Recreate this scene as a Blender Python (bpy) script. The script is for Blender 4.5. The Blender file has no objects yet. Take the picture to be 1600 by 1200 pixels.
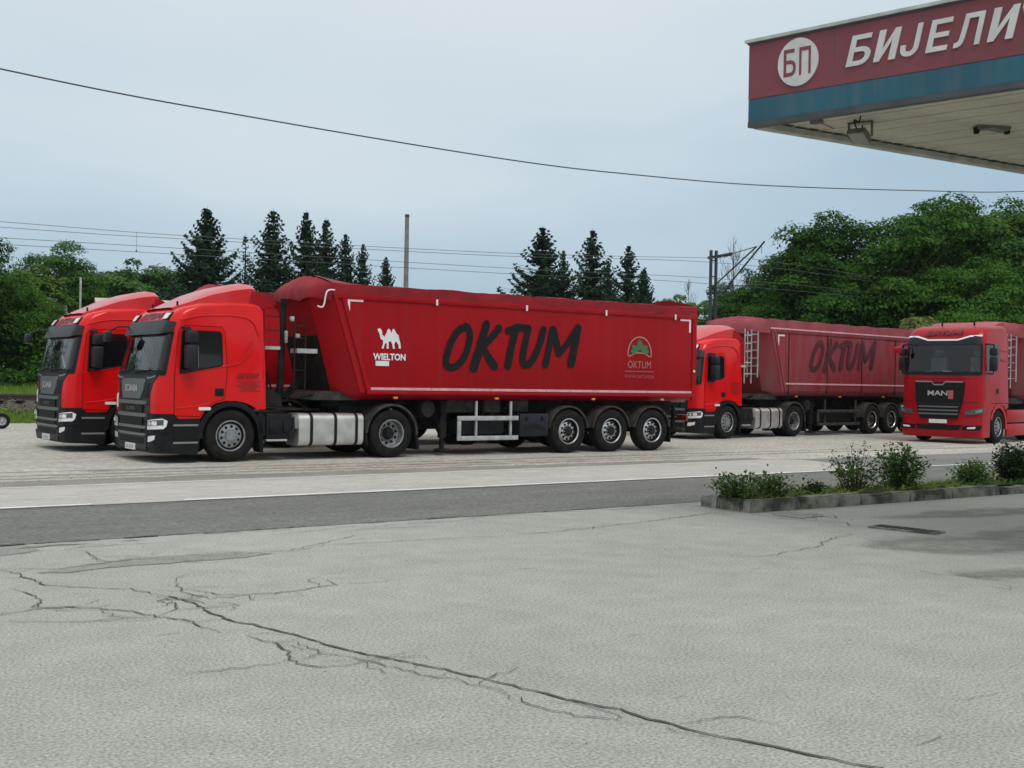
import bpy, bmesh, math, random
import numpy as np
from mathutils import Vector, Matrix, noise as mnoise

SC = bpy.context.scene
COL = SC.collection
PI = math.pi
rad = math.radians
random.seed(7)
rng = np.random.default_rng(7)

# ------------------------------------------------------------------ camera
cam_d = bpy.data.cameras.new('camera')
cam_d.sensor_width = 36.0
cam_d.lens = 36.0 * 1870.0 / 1600.0
cam_d.clip_start = 0.05
cam_d.clip_end = 6000.0
cam = bpy.data.objects.new('camera', cam_d)
COL.objects.link(cam)
CAM_YAW, CAM_PITCH, CAM_ROLL, CAM_H = rad(35.7), math.atan(7.0 / 1870.0), math.atan(0.018), 1.69
f0 = Vector((math.sin(CAM_YAW), math.cos(CAM_YAW), 0)); r0 = Vector((math.cos(CAM_YAW), -math.sin(CAM_YAW), 0)); u0 = Vector((0, 0, 1))
fw = f0 * math.cos(CAM_PITCH) - u0 * math.sin(CAM_PITCH)
u1 = u0 * math.cos(CAM_PITCH) + f0 * math.sin(CAM_PITCH)
rt = r0 * math.cos(CAM_ROLL) + u1 * math.sin(CAM_ROLL)
up = u1 * math.cos(CAM_ROLL) - r0 * math.sin(CAM_ROLL)
cam.matrix_world = Matrix(((rt.x, up.x, -fw.x, 0), (rt.y, up.y, -fw.y, 0), (rt.z, up.z, -fw.z, CAM_H), (0, 0, 0, 1)))
SC.camera = cam

# ------------------------------------------------------------------ sky, sun, exposure
SUN_EL, SUN_AZ = rad(58), rad(192)          # azimuth clockwise from +Y: behind the camera
W = bpy.data.worlds.new('World'); SC.world = W; W.use_nodes = True
nt = W.node_tree; nt.nodes.clear()
def N(t, **k):
    n = nt.nodes.new(t)
    for a, b in k.items(): setattr(n, a, b)
    return n
out = N('ShaderNodeOutputWorld'); bg1 = N('ShaderNodeBackground'); bg2 = N('ShaderNodeBackground'); mixw = N('ShaderNodeMixShader')
sky = N('ShaderNodeTexSky', sky_type='NISHITA'); sky.sun_disc = False
sky.sun_elevation = SUN_EL; sky.sun_rotation = SUN_AZ; sky.air_density = 1.0; sky.dust_density = 2.0; sky.ozone_density = 1.0
nt.links.new(sky.outputs[0], bg1.inputs[0]); bg1.inputs[1].default_value = 0.11
tc = N('ShaderNodeTexCoord'); mp = N('ShaderNodeMapping'); mp.inputs['Scale'].default_value = (1.0, 1.0, 3.2)
nt.links.new(tc.outputs['Generated'], mp.inputs[0])
nz = N('ShaderNodeTexNoise'); nz.inputs['Scale'].default_value = 1.7; nz.inputs['Detail'].default_value = 5; nz.inputs['Roughness'].default_value = 0.45
nt.links.new(mp.outputs[0], nz.inputs[0])
sx = N('ShaderNodeSeparateXYZ'); nt.links.new(tc.outputs['Generated'], sx.inputs[0])
ma = N('ShaderNodeMath', operation='MULTIPLY_ADD'); nt.links.new(sx.outputs['Z'], ma.inputs[0]); ma.inputs[1].default_value = 1.0
mn = N('ShaderNodeMath', operation='MULTIPLY_ADD'); nt.links.new(nz.outputs[0], mn.inputs[0]); mn.inputs[1].default_value = 0.62; mn.inputs[2].default_value = -0.29; nt.links.new(mn.outputs[0], ma.inputs[2])
cr = N('ShaderNodeValToRGB'); nt.links.new(ma.outputs[0], cr.inputs[0])
cr.color_ramp.elements[0].position = 0.0; cr.color_ramp.elements[0].color = (0.355, 0.505, 0.62, 1)
cr.color_ramp.elements[1].position = 1.0; cr.color_ramp.elements[1].color = (0.98, 0.98, 0.96, 1)
for p_, c_ in ((0.13, (0.44, 0.58, 0.69, 1)), (0.27, (0.63, 0.725, 0.79, 1)), (0.55, (0.78, 0.82, 0.84, 1))):
    e_ = cr.color_ramp.elements.new(p_); e_.color = c_          # an overcast deck is brightest overhead
nt.links.new(cr.outputs[0], bg2.inputs[0]); bg2.inputs[1].default_value = 1.22
mixw.inputs[0].default_value = 0.90                # the overcast deck hides most of the blue
nt.links.new(bg1.outputs[0], mixw.inputs[1]); nt.links.new(bg2.outputs[0], mixw.inputs[2]); nt.links.new(mixw.outputs[0], out.inputs[0])

sun_d = bpy.data.lights.new('sun', 'SUN'); sun_d.energy = 1.5; sun_d.angle = rad(22); sun_d.color = (1.0, 0.97, 0.92)
sun = bpy.data.objects.new('sun', sun_d); COL.objects.link(sun)
sdir = Vector((math.sin(SUN_AZ) * math.cos(SUN_EL), math.cos(SUN_AZ) * math.cos(SUN_EL), math.sin(SUN_EL)))
sun.rotation_euler = sdir.to_track_quat('Z', 'Y').to_euler()
sun.location = (0, -20, 40)

SC.render.engine = 'CYCLES'
SC.cycles.use_denoising = True
SC.cycles.max_bounces = 6; SC.cycles.transparent_max_bounces = 8; SC.cycles.volume_bounces = 0
SC.view_settings.view_transform = 'Standard'
SC.view_settings.look = 'None'
SC.view_settings.exposure = -0.2
SC.view_settings.gamma = 1.0
SC.view_settings.use_curve_mapping = False

# ------------------------------------------------------------------ materials
MATS = {}
def mat(name, col, rough=0.5, metal=0.0, var=0.0, vscale=3.0, bump=0.0, bscale=40.0, coat=0.0, spec=0.5, col2=None, back=None, emit=0.0, vstretch=None, detail=6, contrast=(0.35, 0.65), dirt=None):
    m = bpy.data.materials.new(name); m.use_nodes = True
    t = m.node_tree; b = t.nodes['Principled BSDF']
    b.inputs['Roughness'].default_value = rough; b.inputs['Metallic'].default_value = metal
    b.inputs['Specular IOR Level'].default_value = spec
    b.inputs['Coat Weight'].default_value = coat; b.inputs['Coat Roughness'].default_value = 0.12
    b.inputs['Base Color'].default_value = (*col, 1)
    cur = None
    if var > 0 or col2 or bump > 0:
        tcn = t.nodes.new('ShaderNodeTexCoord'); mpn = t.nodes.new('ShaderNodeMapping')
        if vstretch: mpn.inputs['Scale'].default_value = vstretch
        t.links.new(tcn.outputs['Object'], mpn.inputs[0])
    if var > 0 or col2:
        n1 = t.nodes.new('ShaderNodeTexNoise'); n1.inputs['Scale'].default_value = vscale; n1.inputs['Detail'].default_value = detail
        t.links.new(mpn.outputs[0], n1.inputs[0])
        rp = t.nodes.new('ShaderNodeValToRGB')
        rp.color_ramp.elements[0].position, rp.color_ramp.elements[1].position = contrast
        c2 = col2 if col2 else tuple(min(1, c * (1 + var)) for c in col)
        c1 = col if col2 else tuple(c * (1 - var) for c in col)
        rp.color_ramp.elements[0].color = (*c1, 1); rp.color_ramp.elements[1].color = (*c2, 1)
        t.links.new(n1.outputs[0], rp.inputs[0]); cur = rp.outputs[0]
    if dirt:        # (colour, strength, noise scale, stretch): dust and rain streaks lying on the surface
        td = t.nodes.new('ShaderNodeTexCoord'); md = t.nodes.new('ShaderNodeMapping'); md.inputs['Scale'].default_value = dirt[3]
        nd = t.nodes.new('ShaderNodeTexNoise'); nd.inputs['Scale'].default_value = dirt[2]; nd.inputs['Detail'].default_value = 8; nd.inputs['Roughness'].default_value = 0.62
        t.links.new(td.outputs['Object'], md.inputs[0]); t.links.new(md.outputs[0], nd.inputs[0])
        rd = t.nodes.new('ShaderNodeValToRGB'); rd.color_ramp.elements[0].position = 0.45; rd.color_ramp.elements[1].position = 0.78
        rd.color_ramp.elements[0].color = (0, 0, 0, 1); rd.color_ramp.elements[1].color = (dirt[1],) * 3 + (1,)
        t.links.new(nd.outputs[0], rd.inputs[0])
        xd = t.nodes.new('ShaderNodeMix'); xd.data_type = 'RGBA'; t.links.new(rd.outputs[0], xd.inputs['Factor'])
        if cur: t.links.new(cur, xd.inputs['A'])
        else: xd.inputs['A'].default_value = (*col, 1)
        xd.inputs['B'].default_value = (*dirt[0], 1); cur = xd.outputs['Result']
    if back:
        ge = t.nodes.new('ShaderNodeNewGeometry'); mx = t.nodes.new('ShaderNodeMix'); mx.data_type = 'RGBA'
        t.links.new(ge.outputs['Backfacing'], mx.inputs['Factor'])
        if cur: t.links.new(cur, mx.inputs['A'])
        else: mx.inputs['A'].default_value = (*col, 1)
        mx.inputs['B'].default_value = (*back, 1); cur = mx.outputs['Result']
    if cur: t.links.new(cur, b.inputs['Base Color'])
    if bump > 0:
        n2 = t.nodes.new('ShaderNodeTexNoise'); n2.inputs['Scale'].default_value = bscale; n2.inputs['Detail'].default_value = 4
        t.links.new(mpn.outputs[0], n2.inputs[0])
        bp = t.nodes.new('ShaderNodeBump'); bp.inputs['Strength'].default_value = bump; bp.inputs['Distance'].default_value = 0.02
        t.links.new(n2.outputs[0], bp.inputs['Height']); t.links.new(bp.outputs[0], b.inputs['Normal'])
    if emit > 0:
        b.inputs['Emission Color'].default_value = (*col, 1); b.inputs['Emission Strength'].default_value = emit
    MATS[name] = m
    return m

def ground_mat(name, base, dark, light, fine=140.0, big=0.35, stain=None, stain_pos=(0.58, 0.75), speck=0.35, bump=0.5, stretch=(1, 1, 1), mid_amp=0.13):
    """worn asphalt / concrete / gravel: broad blotches, streaks, aggregate specks, fine relief"""
    m = bpy.data.materials.new(name); m.use_nodes = True; t = m.node_tree; L = t.links.new
    b = t.nodes['Principled BSDF']; b.inputs['Roughness'].default_value = 0.9; b.inputs['Specular IOR Level'].default_value = 0.25
    tcn = t.nodes.new('ShaderNodeTexCoord'); mpn = t.nodes.new('ShaderNodeMapping'); mpn.inputs['Scale'].default_value = stretch
    L(tcn.outputs['Object'], mpn.inputs[0])
    def noise(scale, det, src=mpn, ro=0.55):
        n = t.nodes.new('ShaderNodeTexNoise'); n.inputs['Scale'].default_value = scale; n.inputs['Detail'].default_value = det; n.inputs['Roughness'].default_value = ro
        L(src.outputs[0], n.inputs[0]); return n
    def ramp(src, p0, c0, p1, c1):
        r = t.nodes.new('ShaderNodeValToRGB'); r.color_ramp.elements[0].position = p0; r.color_ramp.elements[1].position = p1
        r.color_ramp.elements[0].color = (*c0, 1); r.color_ramp.elements[1].color = (*c1, 1); L(src, r.inputs[0]); return r
    def mixc(fac, a, bb, mode='MIX'):
        x = t.nodes.new('ShaderNodeMix'); x.data_type = 'RGBA'; x.blend_type = mode
        if isinstance(fac, float): x.inputs['Factor'].default_value = fac
        else: L(fac, x.inputs['Factor'])
        if isinstance(a, tuple): x.inputs['A'].default_value = (*a, 1)
        else: L(a, x.inputs['A'])
        if isinstance(bb, tuple): x.inputs['B'].default_value = (*bb, 1)
        else: L(bb, x.inputs['B'])
        return x.outputs['Result']
    c = ramp(noise(big, 7).outputs[0], 0.34, dark, 0.66, light).outputs[0]
    c = mixc(0.45, c, base)
    mid = ramp(noise(big * 9, 6).outputs[0], 0.3, (1 - mid_amp,) * 3, 0.7, (1 + mid_amp,) * 3).outputs[0]
    c = mixc(1.0, c, mid, 'MULTIPLY')
    fn = noise(fine, 3, ro=0.7)
    sp = ramp(fn.outputs[0], 0.36, (1 - speck,) * 3, 0.66, (1 + speck,) * 3).outputs[0]
    c = mixc(1.0, c, sp, 'MULTIPLY')
    vor = t.nodes.new('ShaderNodeTexVoronoi'); vor.inputs['Scale'].default_value = fine * 0.55; L(mpn.outputs[0], vor.inputs[0])
    ag = ramp(vor.outputs['Distance'], 0.04, (1.35,) * 3, 0.22, (1.0,) * 3).outputs[0]
    c = mixc(speck, c, mixc(1.0, c, ag, 'MULTIPLY'))
    if stain:
        st = ramp(noise(big * 2.3, 8, ro=0.65).outputs[0], stain_pos[0], (0, 0, 0), stain_pos[1], (1, 1, 1)).outputs[0]
        c = mixc(st, c, stain)
    L(c, b.inputs['Base Color'])
    bp = t.nodes.new('ShaderNodeBump'); bp.inputs['Strength'].default_value = bump; bp.inputs['Distance'].default_value = 0.006
    L(fn.outputs[0], bp.inputs['Height']); L(bp.outputs[0], b.inputs['Normal'])
    MATS[name] = m
    return m

def leaf_mat(name, c1, c2, trans=0.35, nscale=0.7, rough=0.6):
    m = bpy.data.materials.new(name); m.use_nodes = True; t = m.node_tree; L = t.links.new
    b = t.nodes['Principled BSDF']; o = t.nodes['Material Output']
    b.inputs['Roughness'].default_value = rough; b.inputs['Specular IOR Level'].default_value = 0.08
    tcn = t.nodes.new('ShaderNodeTexCoord'); n1 = t.nodes.new('ShaderNodeTexNoise'); n1.inputs['Scale'].default_value = nscale; n1.inputs['Detail'].default_value = 5
    L(tcn.outputs['Object'], n1.inputs[0])
    wn = t.nodes.new('ShaderNodeTexWhiteNoise'); wn.noise_dimensions = '1D'
    ge = t.nodes.new('ShaderNodeNewGeometry'); L(ge.outputs['Random Per Island'], wn.inputs['W'])
    ad = t.nodes.new('ShaderNodeMath'); ad.operation = 'MULTIPLY_ADD'; L(wn.outputs['Value'], ad.inputs[0]); ad.inputs[1].default_value = 0.45
    sb = t.nodes.new('ShaderNodeMath'); sb.operation = 'SUBTRACT'; L(n1.outputs[0], sb.inputs[0]); sb.inputs[1].default_value = 0.22; L(sb.outputs[0], ad.inputs[2])
    oi = t.nodes.new('ShaderNodeObjectInfo'); a2 = t.nodes.new('ShaderNodeMath'); a2.operation = 'MULTIPLY_ADD'
    L(oi.outputs['Random'], a2.inputs[0]); a2.inputs[1].default_value = 0.22; L(ad.outputs[0], a2.inputs[2])
    rp = t.nodes.new('ShaderNodeValToRGB'); rp.color_ramp.elements[0].position = 0.25; rp.color_ramp.elements[1].position = 0.95
    rp.color_ramp.elements[0].color = (*c1, 1); rp.color_ramp.elements[1].color = (*c2, 1); L(a2.outputs[0], rp.inputs[0])
    L(rp.outputs[0], b.inputs['Base Color'])
    tr = t.nodes.new('ShaderNodeBsdfTranslucent'); L(rp.outputs[0], tr.inputs[0])
    mx = t.nodes.new('ShaderNodeMixShader'); mx.inputs[0].default_value = trans
    L(b.outputs[0], mx.inputs[1]); L(tr.outputs[0], mx.inputs[2]); L(mx.outputs[0], o.inputs[0])
    MATS[name] = m
    return m

def glass_mat(name, tint, refl=1.0, rough=0.02):
    m = bpy.data.materials.new(name); m.use_nodes = True; t = m.node_tree; L = t.links.new
    t.nodes.remove(t.nodes['Principled BSDF']); o = t.nodes['Material Output']
    tp = t.nodes.new('ShaderNodeBsdfTransparent'); tp.inputs[0].default_value = (*tint, 1)
    gl = t.nodes.new('ShaderNodeBsdfGlossy'); gl.inputs['Roughness'].default_value = rough; gl.inputs[0].default_value = (refl, refl, refl, 1)
    fr = t.nodes.new('ShaderNodeFresnel'); fr.inputs[0].default_value = 1.55
    mx = t.nodes.new('ShaderNodeMixShader'); L(fr.outputs[0], mx.inputs[0]); L(tp.outputs[0], mx.inputs[1]); L(gl.outputs[0], mx.inputs[2]); L(mx.outputs[0], o.inputs[0])
    MATS[name] = m
    return m

# paint
mat('cab_red', (0.68, 0.003, 0.004), 0.38, spec=0.12, coat=0.5, var=0.05, vscale=2.0, dirt=((0.40, 0.03, 0.028), 0.3, 2.2, (1, 1, 0.5)), back=(0.22, 0.22, 0.21))
mat('roof_red', (0.60, 0.008, 0.012), 0.34, spec=0.4, coat=0.5, var=0.08, vscale=2.0)
mat('man_red', (0.37, 0.004, 0.011), 0.36, spec=0.18, coat=0.22, var=0.08, vscale=2.0, back=(0.02, 0.02, 0.022))
mat('body_red', (0.335, 0.0025, 0.0075), 0.42, var=0.07, vscale=0.7, bump=0.05, bscale=2.2, spec=0.16, coat=0.04, dirt=((0.27, 0.03, 0.035), 0.32, 1.6, (3.0, 1, 0.15)), vstretch=(1, 1, 0.45))
mat('body_red_dusty', (0.27, 0.012, 0.024), 0.6, dirt=((0.27, 0.12, 0.11), 0.6, 1.5, (2.4, 1, 0.25)), col2=(0.24, 0.040, 0.052), vscale=0.8, bump=0.05, bscale=2.0, vstretch=(1, 1, 0.45))
mat('tarp_red', (0.25, 0.007, 0.014), 0.6, spec=0.3, var=0.18, vscale=2.4, bump=0.4, bscale=6.0)
mat('tarp_dusty', (0.30, 0.055, 0.068), 0.75, var=0.16, vscale=1.6, bump=0.3, bscale=5.0)
mat('stripe_pale', (0.66, 0.36, 0.38), 0.5, var=0.15, vscale=6)
mat('plastic_black', (0.009, 0.0095, 0.012), 0.55, spec=0.22, var=0.25, vscale=5)
mat('plastic_dark', (0.014, 0.016, 0.021), 0.42, spec=0.3, var=0.15, vscale=4)
mat('grille_grey', (0.12, 0.128, 0.138), 0.38, coat=0.2)
mat('trim_grey', (0.22, 0.225, 0.23), 0.4)
mat('chassis_black', (0.010, 0.010, 0.011), 0.7, spec=0.15, col2=(0.028, 0.026, 0.024), vscale=4)
mat('chassis_dusty', (0.030, 0.029, 0.028), 0.8, spec=0.15, col2=(0.07, 0.065, 0.058), vscale=5)
mat('tyre', (0.010, 0.010, 0.010), 0.85, spec=0.12, col2=(0.020, 0.019, 0.018), vscale=6, bump=0.2, bscale=60)
mat('rim_grey', (0.30, 0.31, 0.32), 0.45, metal=0.6, var=0.2, vscale=8)
mat('rim_bright', (0.62, 0.62, 0.62), 0.3, metal=0.9, var=0.15, vscale=8)
mat('rim_dark', (0.008, 0.008, 0.008), 0.6, spec=0.2)
mat('aluminium', (0.62, 0.61, 0.58), 0.42, metal=0.75, var=0.14, vscale=3, bump=0.04, bscale=30)
mat('guard_grey', (0.38, 0.39, 0.39), 0.55, var=0.2, vscale=6)
mat('lamp_white', (0.80, 0.82, 0.82), 0.12, coat=1.0)
mat('lamp_amber', (0.75, 0.22, 0.03), 0.25, coat=1.0)
mat('lamp_dark', (0.07, 0.075, 0.08), 0.15, coat=1.0)
mat('reflector_white', (0.82, 0.74, 0.74), 0.35)
mat('reflector_red', (0.22, 0.01, 0.01), 0.3, coat=1.0)
mat('plate_white', (0.72, 0.73, 0.72), 0.4, var=0.08, vscale=20)
mat('letter_black', (0.008, 0.008, 0.009), 0.55, spec=0.2)
mat('letter_dust', (0.075, 0.010, 0.016), 0.6, var=0.3, vscale=3)
mat('letter_roof', (0.13, 0.010, 0.014), 0.5)
mat('letter_faint', (0.40, 0.09, 0.075), 0.5)
mat('letter_white', (0.78, 0.77, 0.77), 0.45, var=0.06, vscale=8)
mat('letter_silver', (0.70, 0.71, 0.72), 0.3, metal=0.25)
mat('letter_dim', (0.12, 0.12, 0.12), 0.4)
mat('emblem_green', (0.05, 0.15, 0.06), 0.5)
mat('emblem_cream', (0.42, 0.20, 0.16), 0.5)
mat('seat_grey', (0.24, 0.245, 0.25), 0.9)
mat('curtain_red', (0.62, 0.035, 0.03), 0.9, var=0.3, vscale=9)
mat('paper', (0.75, 0.78, 0.72), 0.8)
glass_mat('windscreen', (0.86, 0.93, 0.91), 1.0)
mat('window_dark', (0.006, 0.007, 0.008), 0.04, spec=0.6)
mat('mirror_glass', (0.5, 0.5, 0.52), 0.03, metal=1.0)
mat('rubber', (0.010, 0.010, 0.010), 0.75, spec=0.15)
mat('hose_yellow', (0.55, 0.40, 0.10), 0.5)
# setting
ground_mat('forecourt', (0.355, 0.366, 0.325), (0.312, 0.322, 0.286), (0.395, 0.406, 0.360), fine=52, big=0.28, stain=(0.25, 0.255, 0.24), stain_pos=(0.62, 0.9), speck=0.36, bump=0.5, mid_amp=0.08)
ground_mat('asphalt_dark', (0.165, 0.168, 0.150), (0.132, 0.135, 0.120), (0.200, 0.203, 0.181), fine=30, big=0.5, stain=(0.17, 0.17, 0.16), stain_pos=(0.6, 0.95), speck=0.42, bump=0.6, stretch=(0.5, 1.4, 1))
ground_mat('asphalt_mid', (0.20, 0.198, 0.185), (0.17, 0.168, 0.156), (0.24, 0.236, 0.22), fine=75, big=0.4, speck=0.3, bump=0.5, stretch=(0.5, 1.4, 1))
ground_mat('road_dust', (0.44, 0.435, 0.395), (0.40, 0.395, 0.36), (0.48, 0.475, 0.43), fine=40, big=0.45, stain=(0.30, 0.30, 0.28), stain_pos=(0.55, 0.85), speck=0.2, bump=0.3, stretch=(0.35, 1.5, 1))
ground_mat('gravel', (0.435, 0.422, 0.375), (0.345, 0.333, 0.293), (0.51, 0.495, 0.44), fine=14, big=0.30, stain=(0.28, 0.265, 0.23), stain_pos=(0.56, 0.78), speck=0.42, bump=0.9, stretch=(0.5, 1.3, 1))
ground_mat('gravel_dark', (0.25, 0.24, 0.215), (0.20, 0.19, 0.17), (0.31, 0.30, 0.265), fine=34, big=0.6, speck=0.45, bump=0.9)
ground_mat('ballast', (0.10, 0.085, 0.075), (0.06, 0.05, 0.045), (0.17, 0.15, 0.13), fine=9, big=1.2, speck=0.6, bump=1.0)
ground_mat('patch_asphalt', (0.25, 0.253, 0.24), (0.22, 0.22, 0.21), (0.29, 0.29, 0.28), fine=42, big=0.8, speck=0.35, bump=0.6)
ground_mat('stain_asphalt', (0.245, 0.245, 0.23), (0.205, 0.205, 0.195), (0.29, 0.29, 0.275), fine=46, big=0.7, speck=0.3, bump=0.4)
mat('crack', (0.05, 0.05, 0.043), 0.95, col2=(0.12, 0.12, 0.105), vscale=8)
mat('crack_soft', (0.13, 0.13, 0.122), 0.95, col2=(0.20, 0.20, 0.19), vscale=6)
mat('paint_line', (0.80, 0.80, 0.77), 0.7, col2=(0.58, 0.58, 0.55), vscale=2.5, contrast=(0.45, 0.75))
mat('kerb_stone', (0.30, 0.29, 0.25), 0.9, col2=(0.07, 0.072, 0.055), vscale=3.2, contrast=(0.40, 0.60), bump=0.9, bscale=18)
mat('soil', (0.045, 0.038, 0.028), 0.95, col2=(0.09, 0.075, 0.055), vscale=4, bump=0.8, bscale=20)
mat('grass_ground', (0.11, 0.17, 0.036), 0.95, col2=(0.15, 0.21, 0.055), vscale=1.2, bump=0.6, bscale=10)
mat('rail_steel', (0.045, 0.032, 0.026), 0.7)
mat('sleeper', (0.06, 0.05, 0.042), 0.9, var=0.3, vscale=4)
mat('hill_green', (0.050, 0.085, 0.042), 0.95, col2=(0.085, 0.125, 0.055), vscale=0.06, bump=1.0, bscale=0.15)
leaf_mat('leaf_oak', (0.008, 0.036, 0.005), (0.082, 0.200, 0.025), trans=0.25)
leaf_mat('leaf_light', (0.055, 0.115, 0.018), (0.20, 0.32, 0.060))
leaf_mat('leaf_yellow', (0.10, 0.14, 0.04), (0.26, 0.30, 0.10))
leaf_mat('leaf_far', (0.022, 0.066, 0.018), (0.105, 0.205, 0.050), trans=0.25)
leaf_mat('needle', (0.008, 0.027, 0.015), (0.044, 0.090, 0.046), trans=0.15)
leaf_mat('needle_blue', (0.016, 0.038, 0.030), (0.055, 0.085, 0.070), trans=0.15)
leaf_mat('leaf_bush', (0.030, 0.075, 0.016), (0.150, 0.250, 0.060), nscale=3.0)
leaf_mat('leaf_bush_dark', (0.016, 0.036, 0.013), (0.065, 0.115, 0.040), nscale=3.0)
leaf_mat('grass_blade', (0.10, 0.19, 0.030), (0.24, 0.35, 0.075), nscale=1.0)
leaf_mat('twig_leaf', (0.10, 0.10, 0.085), (0.19, 0.19, 0.17))
mat('bark', (0.035, 0.028, 0.022), 0.95, col2=(0.075, 0.062, 0.05), vscale=5, bump=0.8, bscale=12)
mat('canopy_red', (0.235, 0.068, 0.082), 0.6, spec=0.25, col2=(0.20, 0.060, 0.073), vscale=1.1, vstretch=(1, 1, 0.5), dirt=((0.16, 0.075, 0.08), 0.6, 1.8, (2.6, 2.6, 0.3)))
mat('canopy_blue', (0.028, 0.125, 0.178), 0.5, spec=0.3, col2=(0.024, 0.095, 0.138), vscale=1.3, vstretch=(1, 1, 0.4), dirt=((0.10, 0.14, 0.155), 0.7, 2.4, (2.6, 2.6, 0.25)))
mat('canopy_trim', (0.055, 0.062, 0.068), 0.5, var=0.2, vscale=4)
mat('canopy_cap', (0.45, 0.45, 0.42), 0.5, var=0.2, vscale=5)
mat('soffit', (0.64, 0.60, 0.49), 0.55, col2=(0.54, 0.505, 0.41), vscale=2.0, dirt=((0.30, 0.27, 0.20), 0.7, 1.3, (1.5, 1.5, 1)))
mat('soffit_gap', (0.05, 0.047, 0.04), 0.9)
mat('sign_letter', (0.60, 0.585, 0.575), 0.5, var=0.08, vscale=6)
mat('lamp_housing', (0.13, 0.125, 0.11), 0.5, var=0.25, vscale=9)
mat('lamp_lens', (0.34, 0.33, 0.28), 0.2, coat=0.6)
mat('post_concrete', (0.20, 0.20, 0.20), 0.85, var=0.2, vscale=3)
mat('mast_steel', (0.035, 0.042, 0.055), 0.6)
mat('wire_dark', (0.05, 0.055, 0.06), 0.6)
mat('wire_grey', (0.07, 0.08, 0.09), 0.6)
mat('insulator', (0.035, 0.035, 0.04), 0.3)
mat('board_white', (0.66, 0.70, 0.72), 0.5)
mat('cream_wall', (0.52, 0.46, 0.35), 0.8, var=0.1, vscale=1)
mat('roof_sheet', (0.50, 0.47, 0.40), 0.6, var=0.1, vscale=1)

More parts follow.
